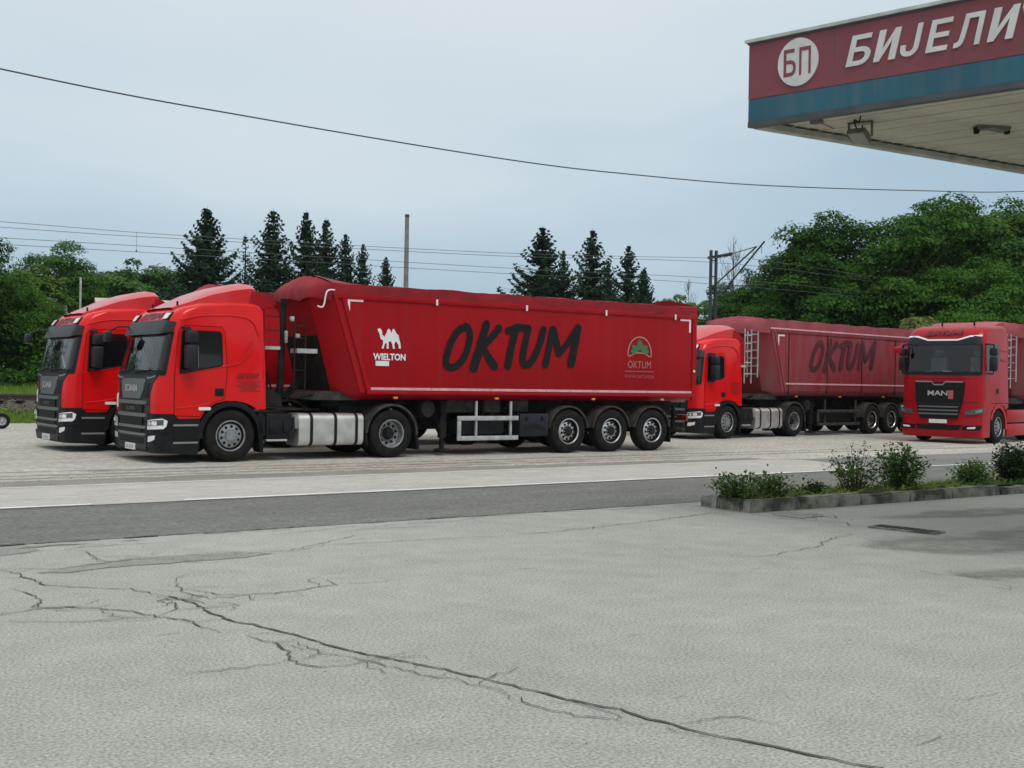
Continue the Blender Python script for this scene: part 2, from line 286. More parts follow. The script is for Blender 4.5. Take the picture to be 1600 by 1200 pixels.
# ------------------------------------------------------------------ mesh helpers
class MB:
    """collects shapes, then becomes ONE mesh object"""
    def __init__(self): self.v = []; self.f = []; self.m = []; self.cur = 0
    def slot(self, i): self.cur = i; return self
    def add(self, vs, fs):
        o = len(self.v); self.v += [tuple(p) for p in vs]
        for f in fs: self.f.append(tuple(i + o for i in f)); self.m.append(self.cur)
        return self
    def box(self, x0, x1, y0, y1, z0, z1):
        vs = [(x0, y0, z0), (x1, y0, z0), (x1, y1, z0), (x0, y1, z0), (x0, y0, z1), (x1, y0, z1), (x1, y1, z1), (x0, y1, z1)]
        return self.add(vs, [(0, 3, 2, 1), (4, 5, 6, 7), (0, 1, 5, 4), (1, 2, 6, 5), (2, 3, 7, 6), (3, 0, 4, 7)])
    def bbox(self, x0, x1, y0, y1, z0, z1, r=0.02):
        """box with chamfered edges"""
        bm = bmesh.new(); bmesh.ops.create_cube(bm, size=1.0)
        for v in bm.verts: v.co = Vector(((x0 + x1) / 2 + v.co.x * (x1 - x0), (y0 + y1) / 2 + v.co.y * (y1 - y0), (z0 + z1) / 2 + v.co.z * (z1 - z0)))
        bmesh.ops.bevel(bm, geom=bm.edges[:], offset=r, segments=2, profile=0.5, affect='EDGES')
        bm.verts.index_update()
        self.add([v.co[:] for v in bm.verts], [[v.index for v in f.verts] for f in bm.faces]); bm.free(); return self
    def prism(self, pts, axis, a, b):
        """polygon extruded along an axis: pts in the two other axes"""
        n = len(pts)
        def P(p, h): return {'x': (h, p[0], p[1]), 'y': (p[0], h, p[1]), 'z': (p[0], p[1], h)}[axis]
        vs = [P(p, a) for p in pts] + [P(p, b) for p in pts]
        fs = [tuple(range(n)), tuple(range(2 * n - 1, n - 1, -1))] + [(i, i + n, (i + 1) % n + n, (i + 1) % n) for i in range(n)]
        return self.add(vs, fs)
    def tube(self, pts, r, n=8, cap=True):
        pts = [Vector(p) for p in pts]; rs = r if isinstance(r, (list, tuple)) else [r] * len(pts)
        vs = []; prev = None
        for i, p in enumerate(pts):
            d = (pts[min(i + 1, len(pts) - 1)] - pts[max(i - 1, 0)]).normalized()
            if prev is None:
                prev = d.orthogonal().normalized()
            s = (prev - d * prev.dot(d)).normalized(); prev = s; t = d.cross(s)
            for k in range(n):
                a = 2 * PI * k / n; vs.append(p + (s * math.cos(a) + t * math.sin(a)) * rs[i])
        fs = [(i * n + k, i * n + (k + 1) % n, (i + 1) * n + (k + 1) % n, (i + 1) * n + k) for i in range(len(pts) - 1) for k in range(n)]
        if cap: fs += [tuple(range(n - 1, -1, -1)), tuple((len(pts) - 1) * n + k for k in range(n))]
        return self.add(vs, fs)
    def lathe(self, prof, c, axis='y', n=32, a0=0.0, a1=2 * PI, sgn=1):
        """prof: (r, h) pairs turned round an axis through c"""
        full = abs(a1 - a0 - 2 * PI) < 1e-6; m = n if full else n + 1; k = len(prof); vs = []
        for i in range(m):
            a = a0 + (a1 - a0) * i / n; ca, sa = math.cos(a), math.sin(a)
            for r, h in prof:
                if axis == 'y': vs.append((c[0] + r * ca, c[1] + sgn * h, c[2] + r * sa))
                elif axis == 'x': vs.append((c[0] + sgn * h, c[1] + r * ca, c[2] + r * sa))
                else: vs.append((c[0] + r * ca, c[1] + r * sa, c[2] + sgn * h))
        fs = []
        for i in range(n):
            j = (i + 1) % m
            for q in range(k - 1): fs.append((i * k + q, j * k + q, j * k + q + 1, i * k + q + 1))
        return self.add(vs, fs)
    def obj(self, name, mats, parent=None, smooth=35, recalc=True):
        me = bpy.data.meshes.new(name); me.from_pydata(self.v, [], self.f)
        ms = mats if isinstance(mats, (list, tuple)) else [mats]
        for m in ms: me.materials.append(MATS[m])
        if len(ms) > 1: me.polygons.foreach_set('material_index', self.m)
        if recalc:
            bm = bmesh.new(); bm.from_mesh(me); bmesh.ops.recalc_face_normals(bm, faces=bm.faces[:]); bm.to_mesh(me); bm.free()
        if smooth:
            me.polygons.foreach_set('use_smooth', [True] * len(me.polygons)); me.set_sharp_from_angle(angle=rad(smooth))
        me.update()
        return link(name, me, parent)
def link(name, me, parent=None):
    o = bpy.data.objects.new(name, me); COL.objects.link(o)
    if parent is not None: o.parent = parent
    return o
def tag(o, label=None, cat=None, group=None, kind=None):
    if label: o['label'] = label
    if cat: o['category'] = cat
    if group: o['group'] = group
    if kind: o['kind'] = kind
    return o
def empty(name, loc, yaw=0.0):
    o = bpy.data.objects.new(name, None); COL.objects.link(o); o.location = loc; o.rotation_euler = (0, 0, rad(yaw)); o.empty_display_size = 0.3
    return o
def copy_tree(o, parent=None):
    c = o.copy(); COL.objects.link(c); c.parent = parent
    for ch in list(o.children): copy_tree(ch, c)
    return c
def panel(poly, fmap, off=0.01, th=0.02, gu=0.12, gv=0.3, mb=None):
    """a sheet cut from a 2-D outline, laid on a curved surface, with edges"""
    bm = bmesh.new(); bm.faces.new([bm.verts.new((u, v, 0)) for u, v in poly])
    us = [p[0] for p in poly]; vs_ = [p[1] for p in poly]
    for lo, hi, g, ax in ((min(us), max(us), gu, 0), (min(vs_), max(vs_), gv, 1)):
        k = math.floor(lo / g) + 1
        while k * g < hi - 1e-4:
            co = [0, 0, 0]; no = [0, 0, 0]; co[ax] = k * g; no[ax] = 1
            bmesh.ops.bisect_plane(bm, geom=bm.verts[:] + bm.edges[:] + bm.faces[:], plane_co=co, plane_no=no); k += 1
    bm.verts.index_update()
    top, bot = [], []
    for v in bm.verts:
        p, n = fmap(v.co.x, v.co.y); top.append(p + n * off); bot.append(p + n * (off - th))
    n = len(top); fs = [[v.index for v in f.verts] for f in bm.faces]
    for e in bm.edges:
        if len(e.link_faces) == 1:
            a, b = e.verts[0].index, e.verts[1].index; fs.append([a, b, b + n, a + n])
    bm.free()
    mb = mb or MB()
    return mb.add(top + bot, fs)
def rrect(u0, u1, v0, v1, r=0.03, n=4):
    pts = []
    for cx, cy, a in ((u1 - r, v1 - r, 0), (u0 + r, v1 - r, 90), (u0 + r, v0 + r, 180), (u1 - r, v0 + r, 270)):
        for i in range(n + 1): b = rad(a + 90 * i / n); pts.append((cx + r * math.cos(b), cy + r * math.sin(b)))
    return pts
def smooth_path(pts, sub=6):
    out_ = []; P = [pts[0]] + list(pts) + [pts[-1]]
    for i in range(1, len(P) - 2):
        for k in range(sub):
            t = k / sub; a, b, c, d = (np.array(q, float) for q in P[i - 1:i + 3])
            out_.append(tuple(0.5 * ((2 * b) + (c - a) * t + (2 * a - 5 * b + 4 * c - d) * t * t + (3 * b - a - 3 * c + d) * t ** 3)))
    out_.append(tuple(pts[-1])); return out_
def ribbon(pts, w, sub=6, taper=(1, 1), cap=5, seed=None):
    """brush stroke outline as quads: returns 2-D verts, faces"""
    P = smooth_path(pts, sub) if sub > 1 else [tuple(p) for p in pts]
    n = len(P); vs = []; fs = []
    rr = random.Random(seed) if seed is not None else None
    for i in range(n):
        a = P[max(i - 1, 0)]; b = P[min(i + 1, n - 1)]; dx, dy = b[0] - a[0], b[1] - a[1]; L = math.hypot(dx, dy) or 1
        k = taper[0] + (taper[1] - taper[0]) * i / (n - 1); hw = w / 2 * k * (1 + (rr.uniform(-.1, .1) if rr else 0))
        vs += [(P[i][0] - dy / L * hw, P[i][1] + dx / L * hw), (P[i][0] + dy / L * hw, P[i][1] - dx / L * hw)]
    for i in range(n - 1): fs.append((2 * i, 2 * i + 1, 2 * i + 3, 2 * i + 2))
    if cap:
        for i, s in ((0, -1), (n - 1, 1)):
            a = P[0] if i == 0 else P[-2]; b = P[1] if i == 0 else P[-1]; ang = math.atan2(b[1] - a[1], b[0] - a[0])
            hw = w / 2 * taper[0 if i == 0 else 1]; ids = []
            for q in range(cap + 1):
                t = ang + s * (PI / 2 - PI * q / cap) if s > 0 else ang + PI / 2 + PI * q / cap
                ids.append(len(vs)); vs.append((P[i][0] + hw * math.cos(t), P[i][1] + hw * math.sin(t)))
            fs.append(tuple(ids))
    return vs, fs
def text_mesh(body, width, height, bold=0.0, shear=0.0):
    """flat lettering scaled to a box: 2-D verts, faces"""
    cu = bpy.data.curves.new('text', 'FONT'); cu.body = body; cu.offset = bold; cu.shear = shear; cu.resolution_u = 3
    o = bpy.data.objects.new('text', cu); COL.objects.link(o)
    me = bpy.data.meshes.new_from_object(o.evaluated_get(bpy.context.evaluated_depsgraph_get()))
    vs = [v.co.xy[:] for v in me.vertices]; fs = [tuple(p.vertices) for p in me.polygons]
    bpy.data.objects.remove(o); bpy.data.curves.remove(cu); bpy.data.meshes.remove(me)
    xs = [v[0] for v in vs]; ys = [v[1] for v in vs]; sx = width / (max(xs) - min(xs)); sy = height / (max(ys) - min(ys))
    return [((x - min(xs)) * sx, (y - min(ys)) * sy) for x, y in vs], fs
def lay(vf, fmap, o=(0, 0), off=0.004, k=(1, 1), mb=None, grad=0.0):
    """put 2-D verts/faces on a surface map"""
    mb = mb or MB(); vs, fs = vf; pts = []
    for i, (u, v) in enumerate(vs):
        p, n = fmap(o[0] + u * k[0], o[1] + v * k[1]); pts.append(p + n * (off + grad * i / len(vs)))
    return mb.add(pts, fs)
def plane_map(org, du, dv):
    org, du, dv = Vector(org), Vector(du).normalized(), Vector(dv).normalized(); n = du.cross(dv)
    return lambda u, v: (org + du * u + dv * v, n)
def interp(tab, z):
    if z <= tab[0][0]: return tab[0][1]
    for (z0, a), (z1, b) in zip(tab, tab[1:]):
        if z <= z1: return a + (b - a) * (z - z0) / (z1 - z0)
    return tab[-1][1]

# ------------------------------------------------------------------ trucks
YC = 1.25
def make_wrap(xf_tab, RC, bow, tumble):
    L1 = 1.25 - RC
    def wrap(a, z):
        s = 1 if a >= 0 else -1; aa = abs(a); xf = interp(xf_tab, z)
        if aa <= L1: yo, x, n = aa, xf, (-1.0, 0.0)
        elif aa <= L1 + RC * PI / 2:
            th = (aa - L1) / RC; yo = L1 + RC * math.sin(th); x = xf + RC * (1 - math.cos(th)); n = (-math.cos(th), math.sin(th))
        else: yo, x, n = 1.25, xf + RC + aa - L1 - RC * PI / 2, (0.0, 1.0)
        x += bow * (yo / 1.25) ** 2
        return Vector((x, YC - s * yo * tumble(z), z)), Vector((n[0], -s * n[1], 0))
    return wrap
def side_a(x, z, xf_tab, RC, bow):
    return x - interp(xf_tab, z) - bow - RC + 1.25 - RC + RC * PI / 2
def loft_cab(prof, RC, bow, tumble, hole=None, side_hole=None, ws=1.13):
    """prof rows: (x, z, inset_x, inset_z); hole = (z0, z1): leave the windscreen open"""
    ds = [RC * t for t in (0, 0.03, 0.1, 0.22, 0.4, 0.65, 1.0)]
    yo = sorted({0.0, 0.35, 0.7, round(1.25 - RC, 4), *[round(1.25 - d, 4) for d in ds], round(ws, 4)})
    st = [-q for q in reversed(yo) if q > 0] + yo
    mb = MB(); n = len(prof); vs = []
    for s in st:
        d = 1.25 - abs(s); k = 1 - math.sqrt(max(0, 1 - ((RC - d) / RC) ** 2)) if d < RC else 0.0
        for x, z, ix, iz in prof:
            xx = x + ix * k + (bow * (s / 1.25) ** 2 if ix > 0 else 0); zz = z + iz * k
            vs.append((xx, YC - s * tumble(zz), zz))
    fs = []
    for i in range(len(st) - 1):
        for j in range(n):
            j2 = (j + 1) % n
            if hole and prof[j][1] >= hole[0] - 1e-3 and prof[j2][1] <= hole[1] + 1e-3 and prof[j][2] > 0 and prof[j2][2] > 0 and prof[j2][1] > prof[j][1] and max(abs(st[i]), abs(st[i + 1])) <= ws + 1e-3: continue
            fs.append((i * n + j, i * n + j2, (i + 1) * n + j2, (i + 1) * n + j))
    fs.append(tuple(range(n))); fs.append(tuple((len(st) - 1) * n + j for j in range(n - 1, -1, -1)))
    mb.add(vs, fs)
    return mb

TYRE_PROF = [(0.30, 0.02), (0.335, -0.005), (0.40, -0.012), (0.455, -0.006), (0.485, 0.012), (0.497, 0.03), (0.505, 0.06), (0.505, 0.085), (0.493, 0.09), (0.493, 0.105), (0.506, 0.11), (0.506, 0.145), (0.494, 0.15), (0.494, 0.165), (0.506, 0.17), (0.506, 0.205), (0.493, 0.21), (0.493, 0.225), (0.505, 0.23), (0.505, 0.255), (0.485, 0.30), (0.40, 0.322), (0.30, 0.29)]
def wheel(parent, x, y, sgn, kind, z=0.505):
    """y: outer sidewall; sgn +1 when the wheel body lies towards +y"""
    w = empty('wheel', (x, y, z)); w.parent = parent
    tp = TYRE_PROF
    if kind == 'drive': tp = TYRE_PROF[:-1] + [(0.36, 0.35), (0.36, 0.37), (0.46, 0.385), (0.506, 0.42), (0.506, 0.6), (0.48, 0.64), (0.3, 0.64)]
    MB().lathe(tp, (0, 0, 0), 'y', 40, sgn=sgn).obj('tyre', 'tyre', w)
    mb = MB(); dish = {'steer': -0.0, 'trailer': 0.03, 'drive': 0.13}[kind]
    rm = ['rim_bright' if kind == 'trailer' else 'rim_grey', 'rim_dark', 'chassis_black']
    # rim flange and well
    mb.lathe([(0.302, 0.03), (0.300, 0.005), (0.285, 0.002), (0.272, 0.02)], (0, 0, 0), 'y', 40, sgn=sgn)
    mb.slot(1 if kind != 'drive' else 0).lathe([(0.272, 0.02), (0.262, 0.06 + dish * 0.9), (0.205, 0.065 + dish)], (0, 0, 0), 'y', 40, sgn=sgn); mb.slot(0)
    if kind == 'steer': d = [(0.238, 0.055), (0.225, 0.035), (0.15, 0.018), (0.135, 0.012), (0.105, 0.010), (0.10, -0.012), (0.0, -0.016)]
    elif kind == 'trailer': d = [(0.225, 0.08), (0.20, 0.062), (0.14, 0.05), (0.135, 0.055), (0.10, 0.055), (0.09, 0.0), (0.06, -0.02), (0.0, -0.025)]
    else: d = [(0.225, 0.18), (0.19, 0.19), (0.14, 0.20), (0.13, 0.17), (0.11, 0.10), (0.085, 0.06), (0.0, 0.055)]
    if kind == 'steer': mb.lathe(d, (0, 0, 0), 'y', 40, sgn=sgn)
    else:
        mb.lathe(d[:4], (0, 0, 0), 'y', 40, sgn=sgn); mb.slot(2 if kind == 'trailer' else 2).lathe(d[3:], (0, 0, 0), 'y', 24, sgn=sgn)
    mb.slot(1)
    hr, hz = (0.180, 0.024) if kind == 'steer' else ((0.18, 0.048) if kind == 'trailer' else (0.20, 0.175))
    for i in range(10):
        a = 2 * PI * i / 10 + 0.2; c = (hr * math.cos(a), sgn * (hz), hr * math.sin(a))
        mb.lathe([(0.0, -0.010), (0.027, -0.010), (0.030, 0.012)], c, 'y', 10, sgn=sgn)
    br, bz = (0.125, 0.008) if kind == 'steer' else ((0.118, 0.05) if kind == 'trailer' else (0.155, 0.19))
    mb.slot(0)
    for i in range(10):
        a = 2 * PI * i / 10; c = (br * math.cos(a), sgn * bz, br * math.sin(a))
        mb.lathe([(0.0, -0.03), (0.012, -0.03), (0.014, 0.0)], c, 'y', 6, sgn=sgn)
    mb.obj('rim', rm, w)
    return w
def arch(parent, name, x, y0, y1, r0, r1, a0, a1, zc=0.505, m='plastic_black', n=18, lip=0.03):
    mb = MB(); a0, a1 = rad(a0), rad(a1)
    mb.lathe([(r0, y0 + lip), (r0, y0), (r1, y0), (r1, y0 + 0.01), (r1, y1), (r1 - 0.015, y1), (r0 + 0.02, y0 + lip)], (x, 0, zc), 'y', n, a0, a1)
    return mb.obj(name, m, parent)

def plate_marks(fm, z0, parent):
    mb = MB()
    for k, u in enumerate((-.19, -.12, -.03, .03, .12, .18)):
        for j in range(3): lay(([(u, z0 + .025 + .022 * j), (u + .035, z0 + .025 + .022 * j), (u + .035 - .012 * ((k + j) % 2), z0 + .043 + .022 * j), (u + .012 * ((k * j) % 2), z0 + .043 + .022 * j)], [(0, 1, 2, 3)]), fm, off=.0525, mb=mb)
    mb.obj('plate_marks', 'letter_dim', parent)
# --- the red tractor with the black grille
XF_A = [(0.2, -1.50), (0.93, -1.50), (1.2, -1.50), (1.5, -1.48), (1.72, -1.45), (2.44, -1.29), (2.62, -1.24), (2.72, -1.20), (2.84, -1.12), (2.93, -0.98)]
RC_A, BOW_A = 0.18, 0.05
def tumble_a(z): return 1 - 0.045 * max(0.0, z - 1.75) / 1.3
WRAP_A = make_wrap(XF_A, RC_A, BOW_A, tumble_a)
SA = lambda x, z: side_a(x, z, XF_A, RC_A, BOW_A)
def side_map_a(x, z): return Vector((x, YC - 1.25 * tumble_a(z), z)), Vector((0, -1, 0))
def far_map_a(x, z): return Vector((x, YC + 1.25 * tumble_a(z), z)), Vector((0, 1, 0))
OKTUM = [  # brush strokes: points, width, taper
    ([(5.40, 2.83), (5.19, 2.74), (5.01, 2.49), (4.90, 2.19), (4.88, 2.02), (4.96, 1.93), (5.14, 1.96), (5.33, 2.14), (5.44, 2.37), (5.49, 2.63), (5.45, 2.78), (5.38, 2.84)], .155, (.9, .9)),
    ([(5.92, 2.90), (5.77, 2.43), (5.60, 1.93)], .19, (.9, 1)), ([(6.26, 2.83), (6.06, 2.61), (5.78, 2.36)], .15, (1.1, .8)), ([(5.82, 2.40), (5.99, 2.17), (6.15, 1.98)], .18, (.8, 1)),
    ([(6.51, 2.78), (6.77, 2.86), (7.05, 2.86)], .15, (1, 1)), ([(6.73, 2.84), (6.61, 2.41), (6.52, 2.00)], .17, (.9, 1)),
    ([(7.08, 2.86), (6.99, 2.51), (6.93, 2.17), (6.99, 2.04), (7.16, 2.09), (7.37, 2.43), (7.51, 2.85)], .15, (1, 1)),
    ([(7.77, 2.86), (7.69, 2.49), (7.58, 2.05)], .16, (1, 1)), ([(7.80, 2.86), (7.89, 2.58), (7.96, 2.32)], .15, (1, 1)), ([(7.97, 2.30), (8.24, 2.59), (8.50, 2.92)], .13, (1, 1)), ([(8.52, 2.92), (8.43, 2.51), (8.33, 2.08)], .18, (1, 1))]
def brush_word(fmap, org, sx, sz, wk=1.16, off=0.004, mb=None, sub=5):
    """the brush lettering scaled from its own box (0..1, 0..1) on to a surface"""
    mb = mb or MB(); X0, X1, Z0, Z1 = 4.80, 8.62, 1.85, 3.0
    for i, (pts, w, tp) in enumerate(OKTUM):
        q = [((x - X0) / (X1 - X0) * sx, (z - Z0) / (Z1 - Z0) * sz) for x, z in pts]
        lay(ribbon(q, w * wk * sx / (X1 - X0), sub, tp, 5, seed=i), fmap, org, off + i * 0.0009, mb=mb, grad=.0008)
    return mb

def tractor_a():
    T = empty('tractor_unit', (0, 0, 0))
    R = RC_A
    P = [(-1.50, .93, R, 0), (-1.50, 1.2, R, 0), (-1.48, 1.5, R, 0), (-1.45, 1.72, R, 0), (-1.37, 2.08, R, 0), (-1.29, 2.44, R, 0), (-1.24, 2.62, R, -.02), (-1.20, 2.72, R, -.05), (-1.12, 2.84, .2, -.08), (-.98, 2.94, .1, -.09),
         (-.6, 3.04, 0, -.08), (0, 3.10, 0, -.08), (.46, 3.10, 0, -.08), (.60, 3.06, -.02, -.08), (.68, 2.95, -.05, -.06), (.71, 2.5, -.09, 0), (.75, 1.8, -.09, 0), (.75, 1.02, -.05, 0), (.52, 1.02, 0, 0),
         (.44, 1.08, 0, 0), (.30, 1.14, 0, 0), (.10, 1.18, 0, 0), (-.12, 1.18, 0, 0), (-.32, 1.13, 0, 0), (-.52, 1.0, 0, 0), (-.62, .84, 0, 0), (-1.04, .84, 0, 0), (-1.14, .93, 0, 0)]
    cab = loft_cab(P, R, BOW_A, tumble_a, hole=(1.72, 2.44), ws=1.221).obj('cab', 'cab_red', T, smooth=38)
    # side: door with seam, window, belt crease, handle
    for fm, sg in ((side_map_a, 1), (far_map_a, -1)):
        dp = [(-1.13, .90), (-1.13, 1.66), (-1.05, 2.52), (-.95, 2.60), (-.20, 2.60), (-.14, 2.50), (-.10, 1.70), (-.14, 1.22), (-.34, 1.16), (-.54, 1.03), (-.64, .88)]
        door = panel(dp, fm, 0.008, 0.02, 0.4, 0.4).obj('door', 'cab_red', cab)
        lay(ribbon(dp + [dp[0]], .012, 1, cap=0), fm, off=.0095).obj('seam', 'rim_dark', door)
        panel([(-1.03, 1.70), (-.99, 2.47), (-.96, 2.50), (-.25, 2.50), (-.21, 2.45), (-.20, 1.88), (-.24, 1.85)], fm, 0.014, 0.03, 0.5, 0.5).obj('side_window', 'window_dark', cab)
        mb = MB(); loop = [(-1.03, 1.70), (-.99, 2.47), (-.96, 2.50), (-.25, 2.50), (-.21, 2.45), (-.20, 1.88), (-.24, 1.85), (-1.03, 1.70)]
        lay(ribbon(loop, .03, 1, cap=0), fm, off=0.017, mb=mb).obj('window_seal', 'rubber', cab)
        h = MB()
        y = fm(0, 1.35)[0].y; h.bbox(-.34, -.16, *sorted((y - sg * 0.004, y - sg * 0.022)), 1.27, 1.42, .01).obj('door_handle', 'plastic_black', cab)
        # raised crease that sweeps up behind the window
        mb = MB(); cp = smooth_path([(-.10, 1.86), (.10, 1.90), (.24, 1.99), (.34, 2.14), (.42, 2.34)], 4)
        lay(ribbon(cp, .05, 1, (.5, 1.1), 3), fm, off=0.012, mb=mb).obj('crease', 'cab_red', cab)
        mb = MB()
        for ln in ([(-1.12, 1.665), (-.6, 1.755), (-.08, 1.855)], [(-1.02, 2.70), (-.6, 2.80), (.1, 2.82), (.42, 2.72), (.55, 2.45)], [(-1.10, 1.04), (-.70, 1.075), (-.45, 1.13)]):
            mb.tube([fm(x_, z_)[0] + fm(x_, z_)[1] * .004 for x_, z_ in smooth_path(ln, 5)], .014, 6)
        mb.obj('pressed_line', 'cab_red', cab)
    # low turn lamp on the door sill
    panel(rrect(-.66, -.42, 1.00, 1.06, .02), side_map_a, 0.02, 0.03).obj('side_lamp', 'lamp_white', cab)
    # windscreen, its black surround, interior
    panel([(-1.27, 1.70), (-1.26, 2.46), (1.26, 2.46), (1.27, 1.70)], WRAP_A, 0.004, 0.008, .05, .2).obj('windscreen', 'windscreen', cab)
    mb = MB()
    for s in (-1, 1):
        panel([(s * 1.225, 1.68), (s * 1.21, 2.47), (s * 1.275, 2.47), (s * 1.295, 1.68)], WRAP_A, 0.012, 0.02, .05, .2, mb)
    panel([(-1.28, 1.645), (-1.28, 1.75), (1.28, 1.75), (1.28, 1.645)], WRAP_A, 0.014, 0.03, .05, .2, mb)
    mb.obj('windscreen_frame', 'plastic_black', cab)
    mb = MB(); mb.box(-1.38, -.85, .15, 2.35, 1.45, 1.70); mb.box(-1.15, -.8, .25, .95, 1.6, 1.82)
    mb.obj('dashboard', 'plastic_black', cab)
    for y in (.62, 1.88):
        mb = MB(); mb.bbox(-.55, 0.0, y - .26, y + .26, 1.45, 1.62, .05); mb.bbox(-.08, .12, y - .26, y + .26, 1.6, 2.25, .06); mb.bbox(-.04, .08, y - .14, y + .14, 2.27, 2.47, .04)
        mb.obj('seat', 'seat_grey', cab)
    mb = MB(); mb.lathe([(.21, -.012), (.225, 0), (.21, .012), (.2, 0), (.21, -.012)], (-.78, .62, 1.86), 'x', 24); mb.box(-.79, -.77, .43, .81, 1.85, 1.88); mb.obj('steering_wheel', 'plastic_black', cab)
    mb = MB(); vs = []; n = 40
    for i in range(n + 1):
        y = .12 + 2.26 * i / n; x = .52 + .03 * math.sin(i * 1.9)
        vs += [(x, y, 1.5), (x, y, 2.75)]
    mb.add(vs, [(2 * i, 2 * i + 1, 2 * i + 3, 2 * i + 2) for i in range(n)]).obj('curtain', 'curtain_red', cab)
    mb = MB(); mb.box(-1.36, -1.20, .75, 1.0, 1.70, 1.76); mb.obj('dash_paper', 'paper', cab)
    # wipers
    mb = MB()
    for a0, a1 in ((-.9, -.1), (.05, .85)):
        p = [WRAP_A(a0 + (a1 - a0) * t, 1.70 + .05 * t)[0] + Vector((-.03, 0, 0)) for t in (0, .5, 1)]
        mb.tube(p, .012, 6)
    mb.obj('wiper', 'rubber', cab)
    # visor
    vp = [(-1.28, 2.47), (-1.26, 2.66), (-1.0, 2.70), (1.0, 2.70), (1.26, 2.66), (1.28, 2.47), (1.0, 2.43), (-1.0, 2.43)]
    panel(vp, lambda a, z: (WRAP_A(a, z)[0] + Vector((-.045 * (2.72 - z) / .28, 0, 0)), WRAP_A(a, z)[1]), 0.045, 0.06, .1, .1).obj('sun_visor', 'plastic_dark', cab)
    for s in (-1, 1):
        l = panel(rrect(*sorted((s * .80, s * 1.05)), 2.70, 2.86, .03), WRAP_A, 0.035, 0.05, .1, .1).obj('roof_lamp', 'plastic_black', cab)
        panel(rrect(*sorted((s * .825, s * 1.02)), 2.725, 2.84, .02), WRAP_A, 0.05, 0.05, .1, .1).obj('lens', 'lamp_white', l)
    brush_word(WRAP_A, (-.62, 2.725), 1.24, .135, 1.0, .006).obj('lettering', 'letter_roof', cab)
    # door lettering: brush word and small print
    mb = brush_word(side_map_a, (.10, 1.60), .46, .13, 1.0, .004)
    mb.obj('lettering', 'letter_roof', cab)
    mb = MB()
    for i, (a, b) in enumerate(((.12, .56), (.18, .52), (.10, .58), (.20, .50), (.16, .54))):
        x = a
        rr = random.Random(i)
        while x < b:
            w = rr.uniform(.02, .06); z = 1.545 - i * .045
            lay(([(x, z), (x + w, z), (x + w, z + .018), (x, z + .018)], [(0, 1, 2, 3)]), side_map_a, off=.005, mb=mb); x += w + .012
    mb.obj('small_print', 'letter_roof', cab)
    # roof air deflector
    SP = [(-1.02, 2.96), (-.72, 3.10), (-.30, 3.30), (.10, 3.44), (.40, 3.51), (.52, 3.50)]
    mb = MB(); vs = []; ny = 9
    for x, z in SP:
        t = (x + 1.02) / 1.54
        hw = .72 + .36 * min(1, t * 1.6)
        for j in range(ny):
            q = -1 + 2 * j / (ny - 1); e = abs(q) ** 5
            base = 2.93 + .13 * min(1, max(0, (x + 1.02) / .7))
            vs.append((x, YC + q * hw, z - (z - base) * e * .30))
    fs = [(i * ny + j, i * ny + j + 1, (i + 1) * ny + j + 1, (i + 1) * ny + j) for i in range(len(SP) - 1) for j in range(ny - 1)]
    k = len(vs)
    for x, z in SP:   # side cheeks down to the roof
        t = (x + 1.02) / 1.54; hw = .72 + .36 * min(1, t * 1.6)
        zb = 2.93 + .12 * min(1, max(0, (x + 1.02) / .7))
        vs += [(x + .02, YC - hw - .012, zb - .02), (x + .02, YC + hw + .012, zb - .02)]
    m = len(SP)
    for i in range(m - 1):
        fs.append((i * ny, (i + 1) * ny, k + 2 * (i + 1), k + 2 * i)); fs.append((i * ny + ny - 1, k + 2 * i + 1, k + 2 * (i + 1) + 1, (i + 1) * ny + ny - 1))
    mb.add(vs, fs)
    sp = mb.obj('roof_deflector', 'roof_red', T, smooth=50)
    # swept side wings of the deflector behind the cab
    for y0, y1 in ((.14, .17), (2.33, 2.36)):
        sw = MB().prism([(.40, 3.05), (.46, 3.32), (.62, 3.28), (.86, 3.12), (1.02, 2.92), (1.05, 2.60), (1.05, 2.27), (.72, 2.27), (.72, 3.0)], 'y', y0, y1).obj('side_wing', 'body_red', T)
        for z in (2.58, 2.86, 3.02): MB().box(.74, 1.045 if z < 2.9 else .95, y0 - .004, y1 + .004, z - .006, z + .006).obj('groove', 'rim_dark', sw)
        MB().box(.74, 1.06, y0 - .01, y1 + .01, 2.20, 2.265).obj('wing_foot', 'guard_grey', sw)
    MB().tube([(.60, .35, 3.04), (.60, .35, 3.24)], .012, 6).tube([(-.9, .55, 2.95), (-.9, .55, 3.08)], .02, 6).tube([(-.9, 1.95, 2.95), (-.9, 1.95, 3.08)], .02, 6).obj('roof_bracket', 'plastic_black', T)
    # ---- front
    g = panel([(-.90, .80), (-.90, 1.30), (-.98, 1.48), (-1.12, 1.60), (-1.17, 1.675), (1.17, 1.675), (1.12, 1.60), (.98, 1.48), (.90, 1.30), (.90, .80)], WRAP_A, 0.012, 0.05, .1, .2).obj('grille', 'plastic_dark', T)
    panel([(-.50, 1.20), (-.62, 1.36), (-.66, 1.52), (-.60, 1.585), (.60, 1.585), (.66, 1.52), (.62, 1.36), (.50, 1.20)], WRAP_A, 0.040, 0.05, .1, .2).obj('badge_panel', 'grille_grey', g)
    for s in (-1, 1):
        panel([(s * .66, 1.22), (s * .74, 1.36), (s * .80, 1.50), (s * .86, 1.50), (s * .86, 1.22)], WRAP_A, 0.018, 0.03, .1, .2).obj('side_vent', 'rim_dark', g)
        mb = MB(); lay(ribbon([(s * .70, 1.60), (s * .90, 1.605), (s * 1.10, 1.64)], .028, 3, cap=0), WRAP_A, off=.022, mb=mb).obj('trim_strip', 'trim_grey', g)
